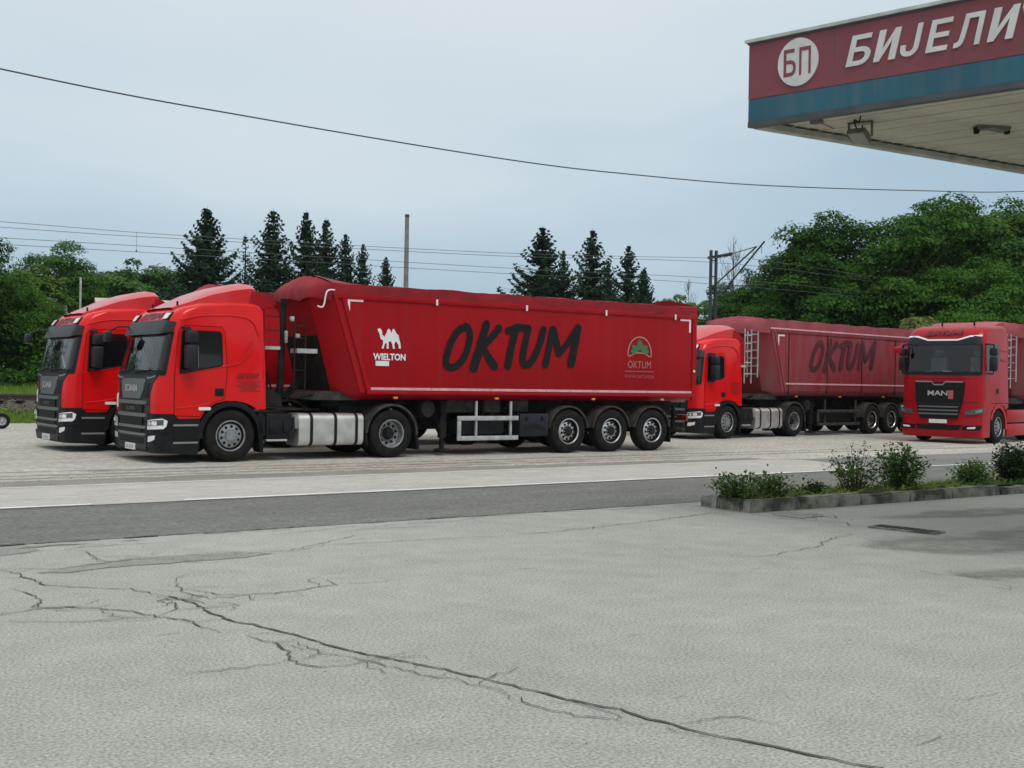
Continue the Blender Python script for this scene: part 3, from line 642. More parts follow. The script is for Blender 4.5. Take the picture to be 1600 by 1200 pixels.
    lay(text_mesh('SCANIA', .72, .135, .01), WRAP_A, (-.36, 1.335), .052).obj('lettering', 'letter_silver', g)
    for z0, z1 in ((1.095, 1.165), (.855, .925), (.635, .69), (.50, .55)):
        panel([(-.80, z0 + .01), (-.80, z1), (.80, z1), (.80, z0 + .01), (.7, z0), (-.7, z0)], WRAP_A, 0.045, 0.05, .1, .2).obj('grille_bar', 'grille_grey', g)
    for z0, z1 in ((.93, 1.09), (.70, .85), (.555, .63)):
        panel(rrect(-.62, .62, z0, z1, .025), WRAP_A, 0.036, 0.02, .1, .2).obj('grille_slot', 'rim_dark', g)
    lay(text_mesh('SUPER', .50, .062, .004), WRAP_A, (-.25, .98), .044).obj('lettering', 'letter_dim', g)
    # bumper
    B = [(-1.49, .19, R, 0), (-1.52, .34, R, 0), (-1.52, .6, R, 0), (-1.505, .80, R, 0), (-1.505, .925, R, 0), (-1.16, .925, 0, 0), (-1.05, .835, 0, 0), (-.63, .825, 0, 0), (-.60, .72, 0, 0), (-.63, .30, 0, 0), (-.67, .15, 0, 0)]
    bp = loft_cab(B, R, BOW_A, lambda z: 1.0).obj('bumper', 'plastic_black', T, smooth=38)
    panel(rrect(-.72, .72, .35, .465, .03), WRAP_A, 0.03, 0.03, .1, .2).obj('air_intake', 'rim_dark', bp)
    panel([(-.82, .24), (-.82, .49), (.82, .49), (.82, .24)], WRAP_A, 0.026, 0.03, .1, .2).obj('bumper_panel', 'plastic_dark', bp)
    pl = panel(rrect(-.27, .27, .215, .335, .01), WRAP_A, 0.05, 0.03, .1, .2).obj('number_plate', 'plate_white', bp)
    plate_marks(WRAP_A, .215, bp if False else pl)
    for s in (-1, 1):
        lo, hi = sorted((s * .84, s * 1.42))
        panel(rrect(lo, hi, .57, .90, .05), WRAP_A, 0.028, 0.05, .06, .2).obj('lamp_housing', 'plastic_black', bp)
        lo, hi = sorted((s * .90, s * 1.30))
        hl = panel([(s * .90, .625), (s * .92, .80), (s * 1.28, .845), (s * 1.36, .80), (s * 1.34, .70), (s * 1.30, .65)], WRAP_A, 0.042, 0.05, .05, .2).obj('headlight', 'lamp_white', bp)
        panel([(s * .93, .69), (s * .94, .785), (s * 1.30, .825), (s * 1.30, .72)], WRAP_A, 0.046, 0.02, .05, .2).obj('reflector', 'lamp_dark', hl)
        panel(rrect(*sorted((s * 1.10, s * 1.20)), .715, .79, .02), WRAP_A, 0.052, 0.02, .05, .2).obj('lens', 'lamp_white', hl)
        panel(rrect(*sorted((s * .99, s * 1.06)), .71, .775, .02), WRAP_A, 0.052, 0.02, .05, .2).obj('lens', 'lamp_white', hl)
        panel([(s * .90, .40), (s * .92, .50), (s * 1.16, .525), (s * 1.14, .44), (s * 1.0, .40)], WRAP_A, 0.03, 0.05, .05, .2).obj('fog_light', 'lamp_white', bp)
        # steps
        sx = SA(-1.14, .5), SA(-.66, .5)
        for z0, z1, m in ((.70, .735, 'trim_grey'), (.37, .405, 'trim_grey'), (.43, .66, 'rim_dark')):
            panel([(s * sx[0], z0), (s * sx[0], z1), (s * sx[1], z1), (s * sx[1], z0)], WRAP_A, 0.012, 0.03, .2, .2).obj('step', m, bp)
    panel(rrect(-1.06, -.955, 1.0, 1.28, .01), WRAP_A, 0.008, 0.01, .1, .2).obj('warning_sticker', 'reflector_white', T)
    # mirrors
    for y0, y1 in ((-.30, -.07), (2.57, 2.80)):
        yi = .06 if y0 < 0 else 2.44
        mb = MB(); mb.bbox(-1.00, -.78, y0, y1, 1.78, 2.24, .05); mb.bbox(-.99, -.78, y0, y1, 2.26, 2.50, .05)
        ym = (y0 + y1) / 2
        mb.tube([(-.98, yi, 2.56), (-.92, ym, 2.55), (-.90, ym, 2.44)], .03, 8); mb.tube([(-1.02, yi, 1.74), (-.93, ym, 1.73), (-.90, ym, 1.82)], .03, 8)
        mr = mb.obj('mirror', 'plastic_dark', T)
        MB().box(-.777, -.772, y0 + .03, y1 - .03, 1.82, 2.21).obj('mirror_glass', 'mirror_glass', mr)
    mb = MB(); mb.bbox(-1.72, -1.58, 2.30, 2.52, 2.30, 2.52, .04); mb.tube([(-1.65, 2.4, 2.5), (-1.45, 2.36, 2.62), (-1.2, 2.3, 2.62)], .02, 6); mb.obj('kerb_mirror', 'plastic_dark', T)
    # fenders, flaps
    for y0, y1 in ((-.015, .36), (2.515, 2.14)):
        arch(T, 'front_fender', 0.0, y0, y1, .57, .665, -4, 184, m='plastic_black', lip=.03 if y0 < 1 else -.03)
        MB().prism([(.57, .52), (.67, .50), (.68, .17), (.63, .17)], 'y', *sorted((y0 + (.02 if y0 < 1 else -.02), y1))).obj('mud_flap', 'rubber', T)
        MB().prism([(.555, .96), (.70, .90), (.70, .50), (.575, .50)], 'y', *sorted((y0, y1))).obj('fender_back', 'plastic_black', T)
    # frame, suspension, boxes
    mb = MB()
    for y in (.82, 1.60): mb.box(-1.1, 4.35, y, y + .08, .62, .90)
    for x in (.9, 1.9, 2.9, 3.9, 4.3): mb.box(x, x + .1, .9, 1.6, .66, .86)
    mb.box(-.9, .6, .7, 1.8, .55, 1.15)
    mb.tube([(0, .3, .5), (0, 2.2, .5)], .07, 8); mb.tube([(3.58, .3, .5), (3.58, 2.2, .5)], .10, 8); mb.lathe([(0, -.3), (.2, -.2), (.26, 0), (.2, .2), (0, .3)], (3.58, 1.25, .5), 'y', 16)
    mb.obj('frame', 'chassis_black', T)
    MB().prism([(2.7, 1.02), (2.8, 1.14), (3.5, 1.16), (3.95, 1.04), (3.95, .92), (2.7, .92)], 'y', .75, 1.75).obj('fifth_wheel', 'chassis_dusty', T)
    mb = MB(); mb.bbox(.74, 1.30, .03, .6, .40, .93, .03); mb.bbox(.80, 1.05, .0, .1, .55, .80, .02); mb.bbox(1.10, 1.22, .0, .1, .55, .80, .02); mb.tube([(1.25, .05, .50), (1.34, .05, .62), (1.36, .1, .85)], .03, 6); mb.obj('battery_box', 'plastic_black', T)
    MB().bbox(.74, 1.18, -.01, .2, .385, .425, .012).obj('step_bar', 'aluminium', T)
    MB().bbox(1.36, 1.47, .04, .3, .62, .9, .03).obj('filler_cap', 'trim_grey', T)
    # fuel tank with straps
    rr_ = rrect(.02, .66, .28, .93, .13, 6)
    tk = MB().prism(rr_, 'x', 1.44, 2.90).obj('fuel_tank', 'aluminium', T, smooth=40)
    for x in (1.72, 2.26, 2.74):
        ro = rrect(.008, .672, .268, .942, .14, 6)
        MB().prism(ro, 'x', x - .03, x + .03).obj('strap', 'plastic_black', tk, smooth=40)
    MB().prism(rrect(1.90, 2.48, .35, .93, .1, 5), 'x', 1.2, 2.8).obj('air_tank', 'chassis_black', T, smooth=40)
    for y0, y1 in ((.0, .62), (2.5, 1.88)):
        arch(T, 'rear_fender', 3.58, y0, y1, .585, .63, -2, 178, m='chassis_dusty', lip=.04 if y0 < 1 else -.04)
        MB().prism([(4.15, .52), (4.22, .52), (4.26, .16), (4.2, .16)], 'y', *sorted((y0 + (.02 if y0 < 1 else -.02), y1))).obj('mud_flap', 'rubber', T)
        MB().prism([(2.92, .50), (3.0, .50), (3.02, .26), (2.96, .26)], 'y', *sorted((y0 + (.02 if y0 < 1 else -.02), y1))).obj('mud_flap', 'rubber', T)
    # catwalk and coupling hoses behind the cab
    MB().box(.95, 2.3, .85, 1.65, .98, 1.01).obj('catwalk', 'chassis_dusty', T)
    mb = MB()
    for i, y in enumerate((.9, 1.0, 1.1, 1.2)):
        mb.tube(smooth_path([(.85, y, 1.9), (1.1, y, 1.75 - .05 * i), (1.25, y - .05, 1.35 - .1 * i), (1.6, y, 1.25), (1.9, y, 1.6)], 4), .02, 6)
    mb.obj('coupling_hose', 'rubber', T)
    MB().tube(smooth_path([(1.3, .6, 1.45), (1.4, .6, 1.3), (1.6, .6, 1.22), (2.0, .6, 1.3)], 4), .02, 6).obj('air_line', 'rubber', T)
    MB().prism([(.78, 1.05), (.78, 1.55), (1.25, 1.3), (1.3, 1.05)], 'y', .5, 2.0).obj('rear_panel', 'chassis_black', T)
    wheel(T, 0, 0.0, 1, 'steer'); wheel(T, 0, 2.5, -1, 'steer'); wheel(T, 3.58, .02, 1, 'drive'); wheel(T, 3.58, 2.48, -1, 'drive')
    return T

# --- tipper trailers
def tarp_mesh(x0, x1, zh, zs, zr, front, hump=0.0, scallop=0.06, seed=0):
    """cover stretched over bows: hem, shoulder, ridge; wrinkled"""
    r = random.Random(seed); nx = 90
    ys = [(-.028, zh), (-.034, (zh + zs) / 2), (-.026, zs - .01), (.03, zs + .012), (.35, zs + (zr - zs) * .45), (.8, zs + (zr - zs) * .85), (1.25, zr), (1.7, zs + (zr - zs) * .85), (2.15, zs + (zr - zs) * .45), (2.47, zs + .012), (2.526, zs - .01), (2.534, (zh + zs) / 2), (2.528, zh)]
    vs = []; n = len(ys)
    for i in range(nx + 1):
        x = x0 + (x1 - x0) * i / nx
        bow = .5 - .5 * math.cos(2 * PI * (x - x0) / 1.45)
        for j, (y, z) in enumerate(ys):
            q = mnoise.noise(Vector((x * 2.2, y * 2.5 + seed * 7, z))) * .022 + mnoise.noise(Vector((x * 7, y * 5 + seed, z * 3))) * .010
            dz = -.016 * bow * (1 if 3 <= j <= n - 4 else .25) + q * .7
            if j in (0, n - 1): dz = q * .6
            dz += (-(zr - zs) * .72 * (1 - math.exp(-((x - x0) / .55) ** 2))) * max(0, 1 - ((y - 1.25) / 1.25) ** 2) if 3 <= j <= n - 4 else 0
            hp = hump * math.exp(-((x - x0 - 1.2) / 1.1) ** 2) * max(0, 1 - ((y - 1.25) / 1.3) ** 2)
            yy = y + (q * .5 if j in (1, n - 2) else 0)
            vs.append((x, yy, z + dz + hp))
    fs = [(i * n + j, i * n + j + 1, (i + 1) * n + j + 1, (i + 1) * n + j) for i in range(nx) for j in range(n - 1)]
    mb = MB().add(vs, fs)
    # front flap folding down over the front wall
    m = 25; fv = []
    for j in range(m):
        t = j / (m - 1); y = -.03 + 2.56 * t; e = 1 - abs(2 * t - 1) ** 2.0
        ztop = zs + (zr - zs) * (1 - abs(2 * t - 1) ** 1.6)
        fx = front(y)
        sc = scallop * abs(math.sin(t * PI * 3))
        for k in range(4):
            kk = k / 3
            fv.append((x0 + (fx - .03 - x0) * min(1, kk * 1.5) - .015 * math.sin(j * 1.7) * kk, y, ztop - .02 - (ztop - zh + .10 - sc) * kk ** 1.3 + .01 * math.sin(j * 2.3)))
    mb.add(fv, [(j * 4 + k, j * 4 + k + 1, (j + 1) * 4 + k + 1, (j + 1) * 4 + k) for j in range(m - 1) for k in range(3)])
    rv = []
    for j in range(m):
        t = j / (m - 1); y = -.03 + 2.56 * t; ztop = zs + (zr - zs) * (1 - abs(2 * t - 1) ** 1.6)
        for k in range(3): rv.append((x1 + .05 * (k / 2), y, ztop - (ztop - zh) * k / 2 * .9))
    mb.add(rv, [(j * 3 + k, j * 3 + k + 1, (j + 1) * 3 + k + 1, (j + 1) * 3 + k) for j in range(m - 1) for k in range(2)])
    return mb
def trailer(kind):
    T = empty('tipper_trailer', (0, 0, 0)); A = kind == 'a'
    zb, zt, zs, zr = (1.38, 3.38, 3.60, 3.82) if A else (1.47, 3.44, 3.76, 3.90)
    bm_, tm = ('body_red', 'tarp_red') if A else ('body_red_dusty', 'tarp_dusty')
    xr = 12.33 if A else 11.9
    def plan(z):
        t = (zt - z) / (zt - zb)
        return [(2.10 + .68 * t, 0), (1.80 + .56 * t, .45), (1.80 + .56 * t, 2.05), (2.10 + .68 * t, 2.5), (xr, 2.5), (xr, 0)]
    mb = MB(); lv = []
    for z, ins in ((zb - .16, .30), (zb - .10, .14), (zb, .015), (zb + .03, 0.0), ((zb + zt) / 2, 0.0), (zt, 0.0)):
        pl = plan(max(z, zb)); rows = []
        for x, y in pl:
            rows.append((x + (ins * .3 if x < 5 else -ins * .2), YC + (y - YC) * (1 - ins / 1.25), z))
        lv.append(rows)
    # sides subdivided along x so reflections wander a little
    vs = []; nseg = 36
    def dens(rows):
        o_ = list(rows[:4])
        a, b = rows[3], rows[4]
        for i in range(1, nseg): o_.append(tuple(a[k] + (b[k] - a[k]) * i / nseg for k in range(3)))
        o_.append(b); o_.append(rows[5]); a, b = rows[5], rows[0]
        for i in range(1, nseg): o_.append(tuple(a[k] + (b[k] - a[k]) * i / nseg for k in range(3)))
        return o_
    for li, rows in enumerate(lv):
        for x, y, z in dens(rows):
            if li == 4 and 3.2 < x < xr - .2 and (y < .1 or y > 2.4): y += .012 * mnoise.noise(Vector((x * .9, 3 if A else 9, y))) * (1 if y < 1 else -1)
            vs.append((x, y, z))
    n = len(dens(lv[0])); fs = []
    for l in range(len(lv) - 1): fs += [(l * n + j, l * n + (j + 1) % n, (l + 1) * n + (j + 1) % n, (l + 1) * n + j) for j in range(n)]
    fs.append(tuple(range(n - 1, -1, -1))); fs.append(tuple((len(lv) - 1) * n + j for j in range(n)))
    body = mb.add(vs, fs).obj('body', bm_, T, smooth=30)
    sm = plane_map((0, 0, 0), (1, 0, 0), (0, 0, 1)); fmf = plane_map((0, 2.5, 0), (-1, 0, 0), (0, 0, 1))
    # black panel added over the sloping front wall to stand in for shade there
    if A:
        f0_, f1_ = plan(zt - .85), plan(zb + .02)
        MB().add([(f0_[1][0] - .012, .47, zt - .85), (f0_[1][0] - .012, 2.03, zt - .85), (f1_[1][0] - .012, 2.03, zb + .02), (f1_[1][0] - .012, .47, zb + .02), (f0_[1][0] + .02, .47, zt - .85), (f0_[1][0] + .02, 2.03, zt - .85), (f1_[1][0] + .02, 2.03, zb + .02), (f1_[1][0] + .02, .47, zb + .02)], [(0, 1, 2, 3), (7, 6, 5, 4), (0, 4, 5, 1), (1, 5, 6, 2), (2, 6, 7, 3), (3, 7, 4, 0)]).obj('front_shade_panel', 'chassis_black', body, smooth=0)
    # corner posts / ribs that follow the slanting front edge
    def slant(x, z): return x + .66 * (zt - z) / (zt - zb)
    for y0, y1 in ((-.028, .02), (2.48, 2.528)):
        for xa, xb in ((2.13, 2.22), (2.30, 2.40)):
            MB().prism([(slant(xa, zt), zt), (slant(xb, zt), zt), (slant(xb, zb), zb - .01), (slant(xa, zb), zb - .01)], 'y', y0, y1).obj('corner_post', bm_, body)
        MB().box(xr - .10, xr + .03, y0, y1, zb - .15, zt).obj('rear_post', bm_, body)
        MB().bbox(2.2, xr + .03, y0 - .002 if y0 < 0 else y0, y1 if y0 < 0 else y1 + .002, zt - .10, zt + .02, .01).obj('top_rail', bm_, body)
    z0 = (1.42, 1.475) if A else (1.69, 1.74)
    st = MB(); xs = 2.98
    while xs < xr - .1:
        xe = min(xs + 1.55, xr - .03)
        panel([(xs, z0[0]), (xs, z0[1]), (xe - .012, z0[1]), (xe - .012, z0[0])], sm, 0.012 if A else .02, .02, .5, .5).obj('marker_strip', 'stripe_pale', body); xs = xe
    if A: MB().bbox(2.95, xr, -.03, .05, 1.335, 1.405, .01).obj('lower_rail', bm_, body)
    else:
        for x in (3.16, 5.4, 7.55, 9.8):
            MB().box(x - .012, x + .012, -.02, .02, zb - .08, zt + .25).obj('panel_seam', 'chassis_black', body)
        MB().bbox(2.1, xr, -.05, .0, zt + .0, zt + .05, .01).obj('tarp_rail', 'stripe_pale', body)
    # white corner markers and top hooks
    def corner(x, s):
        MB().box(*sorted((x, x + s * .36)), -.012, .0, 3.235, 3.285).box(*sorted((x, x + s * .055)), -.012, 0, 2.95, 3.235).obj('corner_marker', 'reflector_white', body)
    if A:
        corner(2.47, 1); corner(xr - .16, -1)
        for x in (4.6, 7.0, 9.35, 11.6): MB().box(x - .022, x + .022, -.06, -.04, 3.25, 3.38).obj('tarp_hook', 'reflector_white', body)
    else: corner(2.55, 1)
    th = (lambda y: 1.80 + (.30 * (1 - y / .45) if y < .45 else (.30 * (y - 2.05) / .45 if y > 2.05 else 0)))
    tarp_mesh(2.08, xr + .05, zt - .03, zs, zr, th, seed=1 if A else 2).obj('tarpaulin', tm, T, smooth=60)
    # lettering
    lm = 'letter_black' if A else 'letter_dust'
    if A:
        brush_word(sm, (4.80, 1.85), 3.82, 1.15, 1.16, .016, sub=7).obj('brush_lettering', lm, T)
        cm = [(3.17, 2.69), (3.23, 2.71), (3.28, 2.66), (3.29, 2.58), (3.34, 2.53), (3.39, 2.62), (3.43, 2.71), (3.47, 2.69), (3.51, 2.62), (3.54, 2.71), (3.58, 2.70), (3.62, 2.62), (3.68, 2.58), (3.70, 2.49), (3.73, 2.40), (3.74, 2.30), (3.69, 2.30), (3.68, 2.38), (3.62, 2.45), (3.60, 2.43), (3.58, 2.38), (3.60, 2.29), (3.55, 2.29), (3.53, 2.39), (3.49, 2.45), (3.44, 2.43), (3.45, 2.29), (3.40, 2.29), (3.40, 2.39), (3.37, 2.41), (3.34, 2.35), (3.33, 2.29), (3.28, 2.29), (3.31, 2.39), (3.31, 2.46), (3.25, 2.49), (3.23, 2.56), (3.21, 2.62), (3.19, 2.64)]
        panel(cm, sm, .016, .004, .1, .1).obj('camel_emblem', 'letter_white', T, smooth=0)
        lay(text_mesh('WIELTON', .78, .145, .035), sm, (3.08, 2.045), .018).obj('lettering', 'letter_white', T)
        panel([(3.14, 1.925), (3.14, 2.03), (3.46, 2.03), (3.46, 1.925)], sm, .02, .004).obj('name_sticker', 'letter_white', T)
        # arch emblem with leaves, words below
        pts = [(10.46 + .375 * math.cos(rad(a)), 2.38 + .40 * math.sin(rad(a))) for a in range(-12, 193, 6)]
        mb = MB(); lay(ribbon(pts, .035, 1, cap=0), sm, off=.016, mb=mb)
        lay(ribbon([(10.12, 2.30), (10.28, 2.37), (10.46, 2.395), (10.64, 2.37), (10.80, 2.30)], .03, 4, cap=0), sm, off=.0165, mb=mb)
        em = mb.obj('arch_emblem', 'emblem_cream', T)
        for cx, cz, a, s in ((10.46, 2.445, 90, 1.05), (10.42, 2.43, 148, .95), (10.50, 2.43, 32, .95), (10.36, 2.41, 172, .72), (10.56, 2.41, 8, .72)):
            lf = []
            for q in range(13):
                t = q / 12; w = .085 * math.sin(PI * t) ** .8 * s; lf.append((t * .27 * s, w))
            lf += [(x, -y) for x, y in reversed(lf[1:-1])]
            ca, sa = math.cos(rad(a)), math.sin(rad(a))
            panel([(cx + x * ca - y * sa, cz + x * sa + y * ca) for x, y in lf], sm, .018 + .001 * s, .003, .5, .5).obj('leaf', 'emblem_green', em, smooth=0)
        lay(text_mesh('OKTUM', .74, .17, -.008), sm, (10.09, 2.02), .016).obj('lettering', 'emblem_cream', T)
        mb = MB(); x = 10.0
        rr = random.Random(3)
        while x < 10.94:
            w = rr.uniform(.015, .05); lay(([(x, 1.925), (x + w, 1.925), (x + w, 1.955), (x, 1.955)], [(0, 1, 2, 3)]), sm, off=.016, mb=mb); x += w + .012
        mb.obj('small_print', 'letter_faint', T)
        lay(text_mesh('WWW.OKTUM.BA', .98, .085, 0), sm, (9.98, 1.775), .016).obj('lettering', 'letter_faint', T)
    else:
        brush_word(sm, (4.36, 2.13), 4.1, 1.13, 1.16, .022, sub=6).obj('brush_lettering', lm, T)
    # folding ladder and platform in front
    if A:
        mb = MB(); mb.tube(smooth_path([(1.78, -.03, 3.10), (1.90, -.05, 3.10), (1.96, -.06, 3.38), (2.05, -.06, 3.44), (2.15, -.05, 3.44)], 4), .016, 6); mb.obj('tarp_handle', 'reflector_white', T)
        MB().box(1.50, 1.95, .28, .60, 2.15, 2.24).obj('front_platform', 'guard_grey', T)
        mb = MB()
        for x in (1.46, 1.70): mb.tube([(x, .32, 1.4), (x, .32, 2.9)], .014, 6)
        for z in (1.8, 2.45, 2.7): mb.tube([(1.46, .32, z), (1.70, .32, z)], .011, 6)
        mb.obj('front_ladder', 'chassis_black', T)
        MB().tube([(1.62, 1.35, 1.2), (1.68, 1.35, 3.3)], [.08, .065], 12).obj('lift_cylinder', 'chassis_black', T)
        MB().bbox(1.36, 1.42, .55, .62, 2.35, 2.60, .02).bbox(1.5, 1.60, .6, .68, 2.80, 2.90, .02).bbox(1.62, 1.72, .6, .68, 2.45, 2.55, .02).obj('valve_block', 'guard_grey', T)
    else:
        mb = MB()
        for y in (.05, .45): mb.tube([(1.55, y, 1.9), (1.55, y, 3.35)], .024, 6)
        for z in (2.0, 2.25, 2.5, 2.75, 3.0, 3.25): mb.tube([(1.55, .05, z), (1.55, .45, z)], .018, 6)
        mb.obj('front_ladder', 'guard_grey', T)
        mb = MB()
        for x in (1.0, 1.35): mb.tube([(x, .15, 1.7), (x, .15, 3.4)], .022, 6)
        for z in (2.0, 2.35, 2.7, 2.95, 3.2): mb.tube([(1.0, .15, z), (1.35, .15, z)], .018, 6)
        mb.obj('side_ladder', 'guard_grey', T)
        MB().tube([(1.45, 1.25, 1.2), (1.5, 1.25, 3.3)], [.11, .09], 12).obj('lift_cylinder', 'chassis_dusty', T)
    # frame
    mb = MB()
    for y in (.74, 1.62): mb.prism([(2.3, 1.06), (2.3, 1.20), (xr - .1, 1.22), (xr - .1, .96), (5.0, .90), (4.2, 1.04)], 'y', y, y + .14)
    for x in (2.5, 4.6, 5.8, 7.2, 8.9, 10.3, 11.7): mb.box(x, x + .12, .86, 1.64, 1.0, 1.18)
    for x in (8.32, 9.63, 10.94):
        mb.tube([(x, .3, .505), (x, 2.2, .505)], .075, 10)
        for y in (.8, 1.7): mb.prism([(x - .55, .82), (x - .45, 1.0), (x - .2, .9), (x + .3, .62), (x + .3, .50), (x - .1, .52)], 'y', y - .05, y + .05); mb.lathe([(.0, .0), (.13, .0), (.15, .12), (.13, .28), (0, .28)], (x + .3, y, .6), 'z', 12)
    mb.obj('frame', 'chassis_black', T)
    MB().prism([(1.95, 1.20), (2.05, 1.38), (2.75, 1.38), (3.0, 1.20)], 'y', .3, 2.2).obj('tipping_pivot', 'chassis_dusty', T)
    MB().box(3.0, xr - .1, .70, 1.80, 1.225, 1.30).obj('subframe', 'chassis_dusty', T)
    for y in (.32, 2.04):
        mb = MB(); mb.bbox(4.98, 5.13, y, y + .14, .38, 1.2, .015); mb.box(5.015, 5.095, y + .03, y + .11, .14, .42); mb.bbox(4.92, 5.2, y - .06, y + .2, .08, .14, .015); mb.tube([(5.05, y - .02, .95), (4.9, y - .04, .6)], .015, 6); mb.obj('landing_leg', 'chassis_black', T)
    MB().lathe([(.0, 0), (.17, 0), (.19, .05), (.19, .5), (.17, .55), (0, .55)], (4.55, .15, 1.02), 'y', 16).obj('air_reservoir', 'chassis_black', T)
    # side guard
    gm = 'guard_grey' if A else 'chassis_dusty'
    gx0, gx1 = (5.22, 6.86) if A else (4.9, 7.5)
    gd = empty('side_guard', (0, 0, 0)); gd.parent = T
    mb = MB(); mb.bbox(gx0, gx1, .0, .04, .77, .87, .01); mb.obj('rail', gm, gd)
    mb = MB(); mb.bbox(gx0 + .10, gx1, .0, .04, .33, .43, .01); mb.obj('rail', gm, gd)
    MB().bbox(gx0, gx0 + .095, .002, .042, .33, .765, .01).obj('end_bar', gm, gd)
    for x in (gx0 + .5, gx1 - .2): MB().bbox(x, x + .05, .045, .10, .33, 1.2, .008).obj('bracket', gm, gd)
    MB().prism([(gx0 + .16, .46), (gx0 + .16, .76), (gx0 + .2, .78), (gx1 - .35, .78), (gx1 - .3, .74), (gx1 - .3, .5), (gx1 - .36, .46)], 'y', .15, .7).obj('water_tank', 'plastic_black', T)
    if A:
        tb = MB().bbox(6.90, 7.72, .0, .5, .40, .92, .03).obj('toolbox', 'plastic_dark', T)
        MB().prism([(7.02, .62), (7.31, .70), (7.60, .62), (7.60, .52), (7.31, .60), (7.02, .52)], 'y', -.012, .0).obj('embossing', 'plastic_black', tb)
        for x in (7.05, 7.5): MB().bbox(x, x + .07, -.02, 0.0, .76, .86, .008).obj('latch', 'plastic_black', tb)
        MB().bbox(5.15, 5.9, .4, 2.1, .93, 1.22, .03).bbox(6.15, 6.6, .35, 2.1, .93, 1.22, .03).bbox(6.88, 7.35, .3, 2.1, .95, 1.22, .03).obj('cross_bearer', 'chassis_dusty', T)
    sp = MB().lathe(TYRE_PROF, (0, 0, 0), 'x', 32); sp.obj('spare_tyre', 'tyre', T).location = (6.1, 1.25, .66)
    for x in (8.32, 9.63, 10.94):
        for y, s in ((0.0, 1), (2.5, -1)):
            arch(T, 'mudguard', x, y, y + s * .42, .56, .60, 8, 172, m='chassis_dusty', lip=.05 * s)
            wheel(T, x, y, s, 'trailer')
    for y in (.05, 2.05): MB().prism([(11.55, .72), (11.58, .72), (11.60, .2), (11.57, .2)], 'y', y, y + .4).obj('mud_flap', 'rubber', T)
    MB().bbox(xr - .25, xr - .13, .15, 2.35, .42, .54, .02).obj('rear_bumper', 'chassis_dusty', T)
    mb = MB()
    for y in (.5, 1.9): mb.box(xr - .24, xr - .16, y, y + .08, .5, 1.1)
    mb.obj('bumper_bracket', 'chassis_black', T)
    for y in (.12, 2.0): MB().bbox(xr - .14, xr - .06, y, y + .38, .72, .88, .015).obj('tail_light', 'reflector_red', T)
    for x in (3.6, 6.2, 9.0, 11.2): MB().bbox(x, x + .10, -.005, .05, 1.235 if A else 1.28, 1.285 if A else 1.33, .008).obj('side_lamp', 'lamp_amber', T)
    if A:
        MB().bbox(xr - .08, xr - .02, -.05, -.03, 1.95, 2.01, .008).obj('marker_lamp', 'reflector_white', T)
        MB().prism([(slant(2.24, 1.9), 1.55), (slant(2.30, 1.9), 1.55), (slant(2.26, 1.9), 1.78), (slant(2.20, 1.9), 1.78)], 'y', -.02, -.012).obj('type_plate', 'hose_yellow', T)
    return T

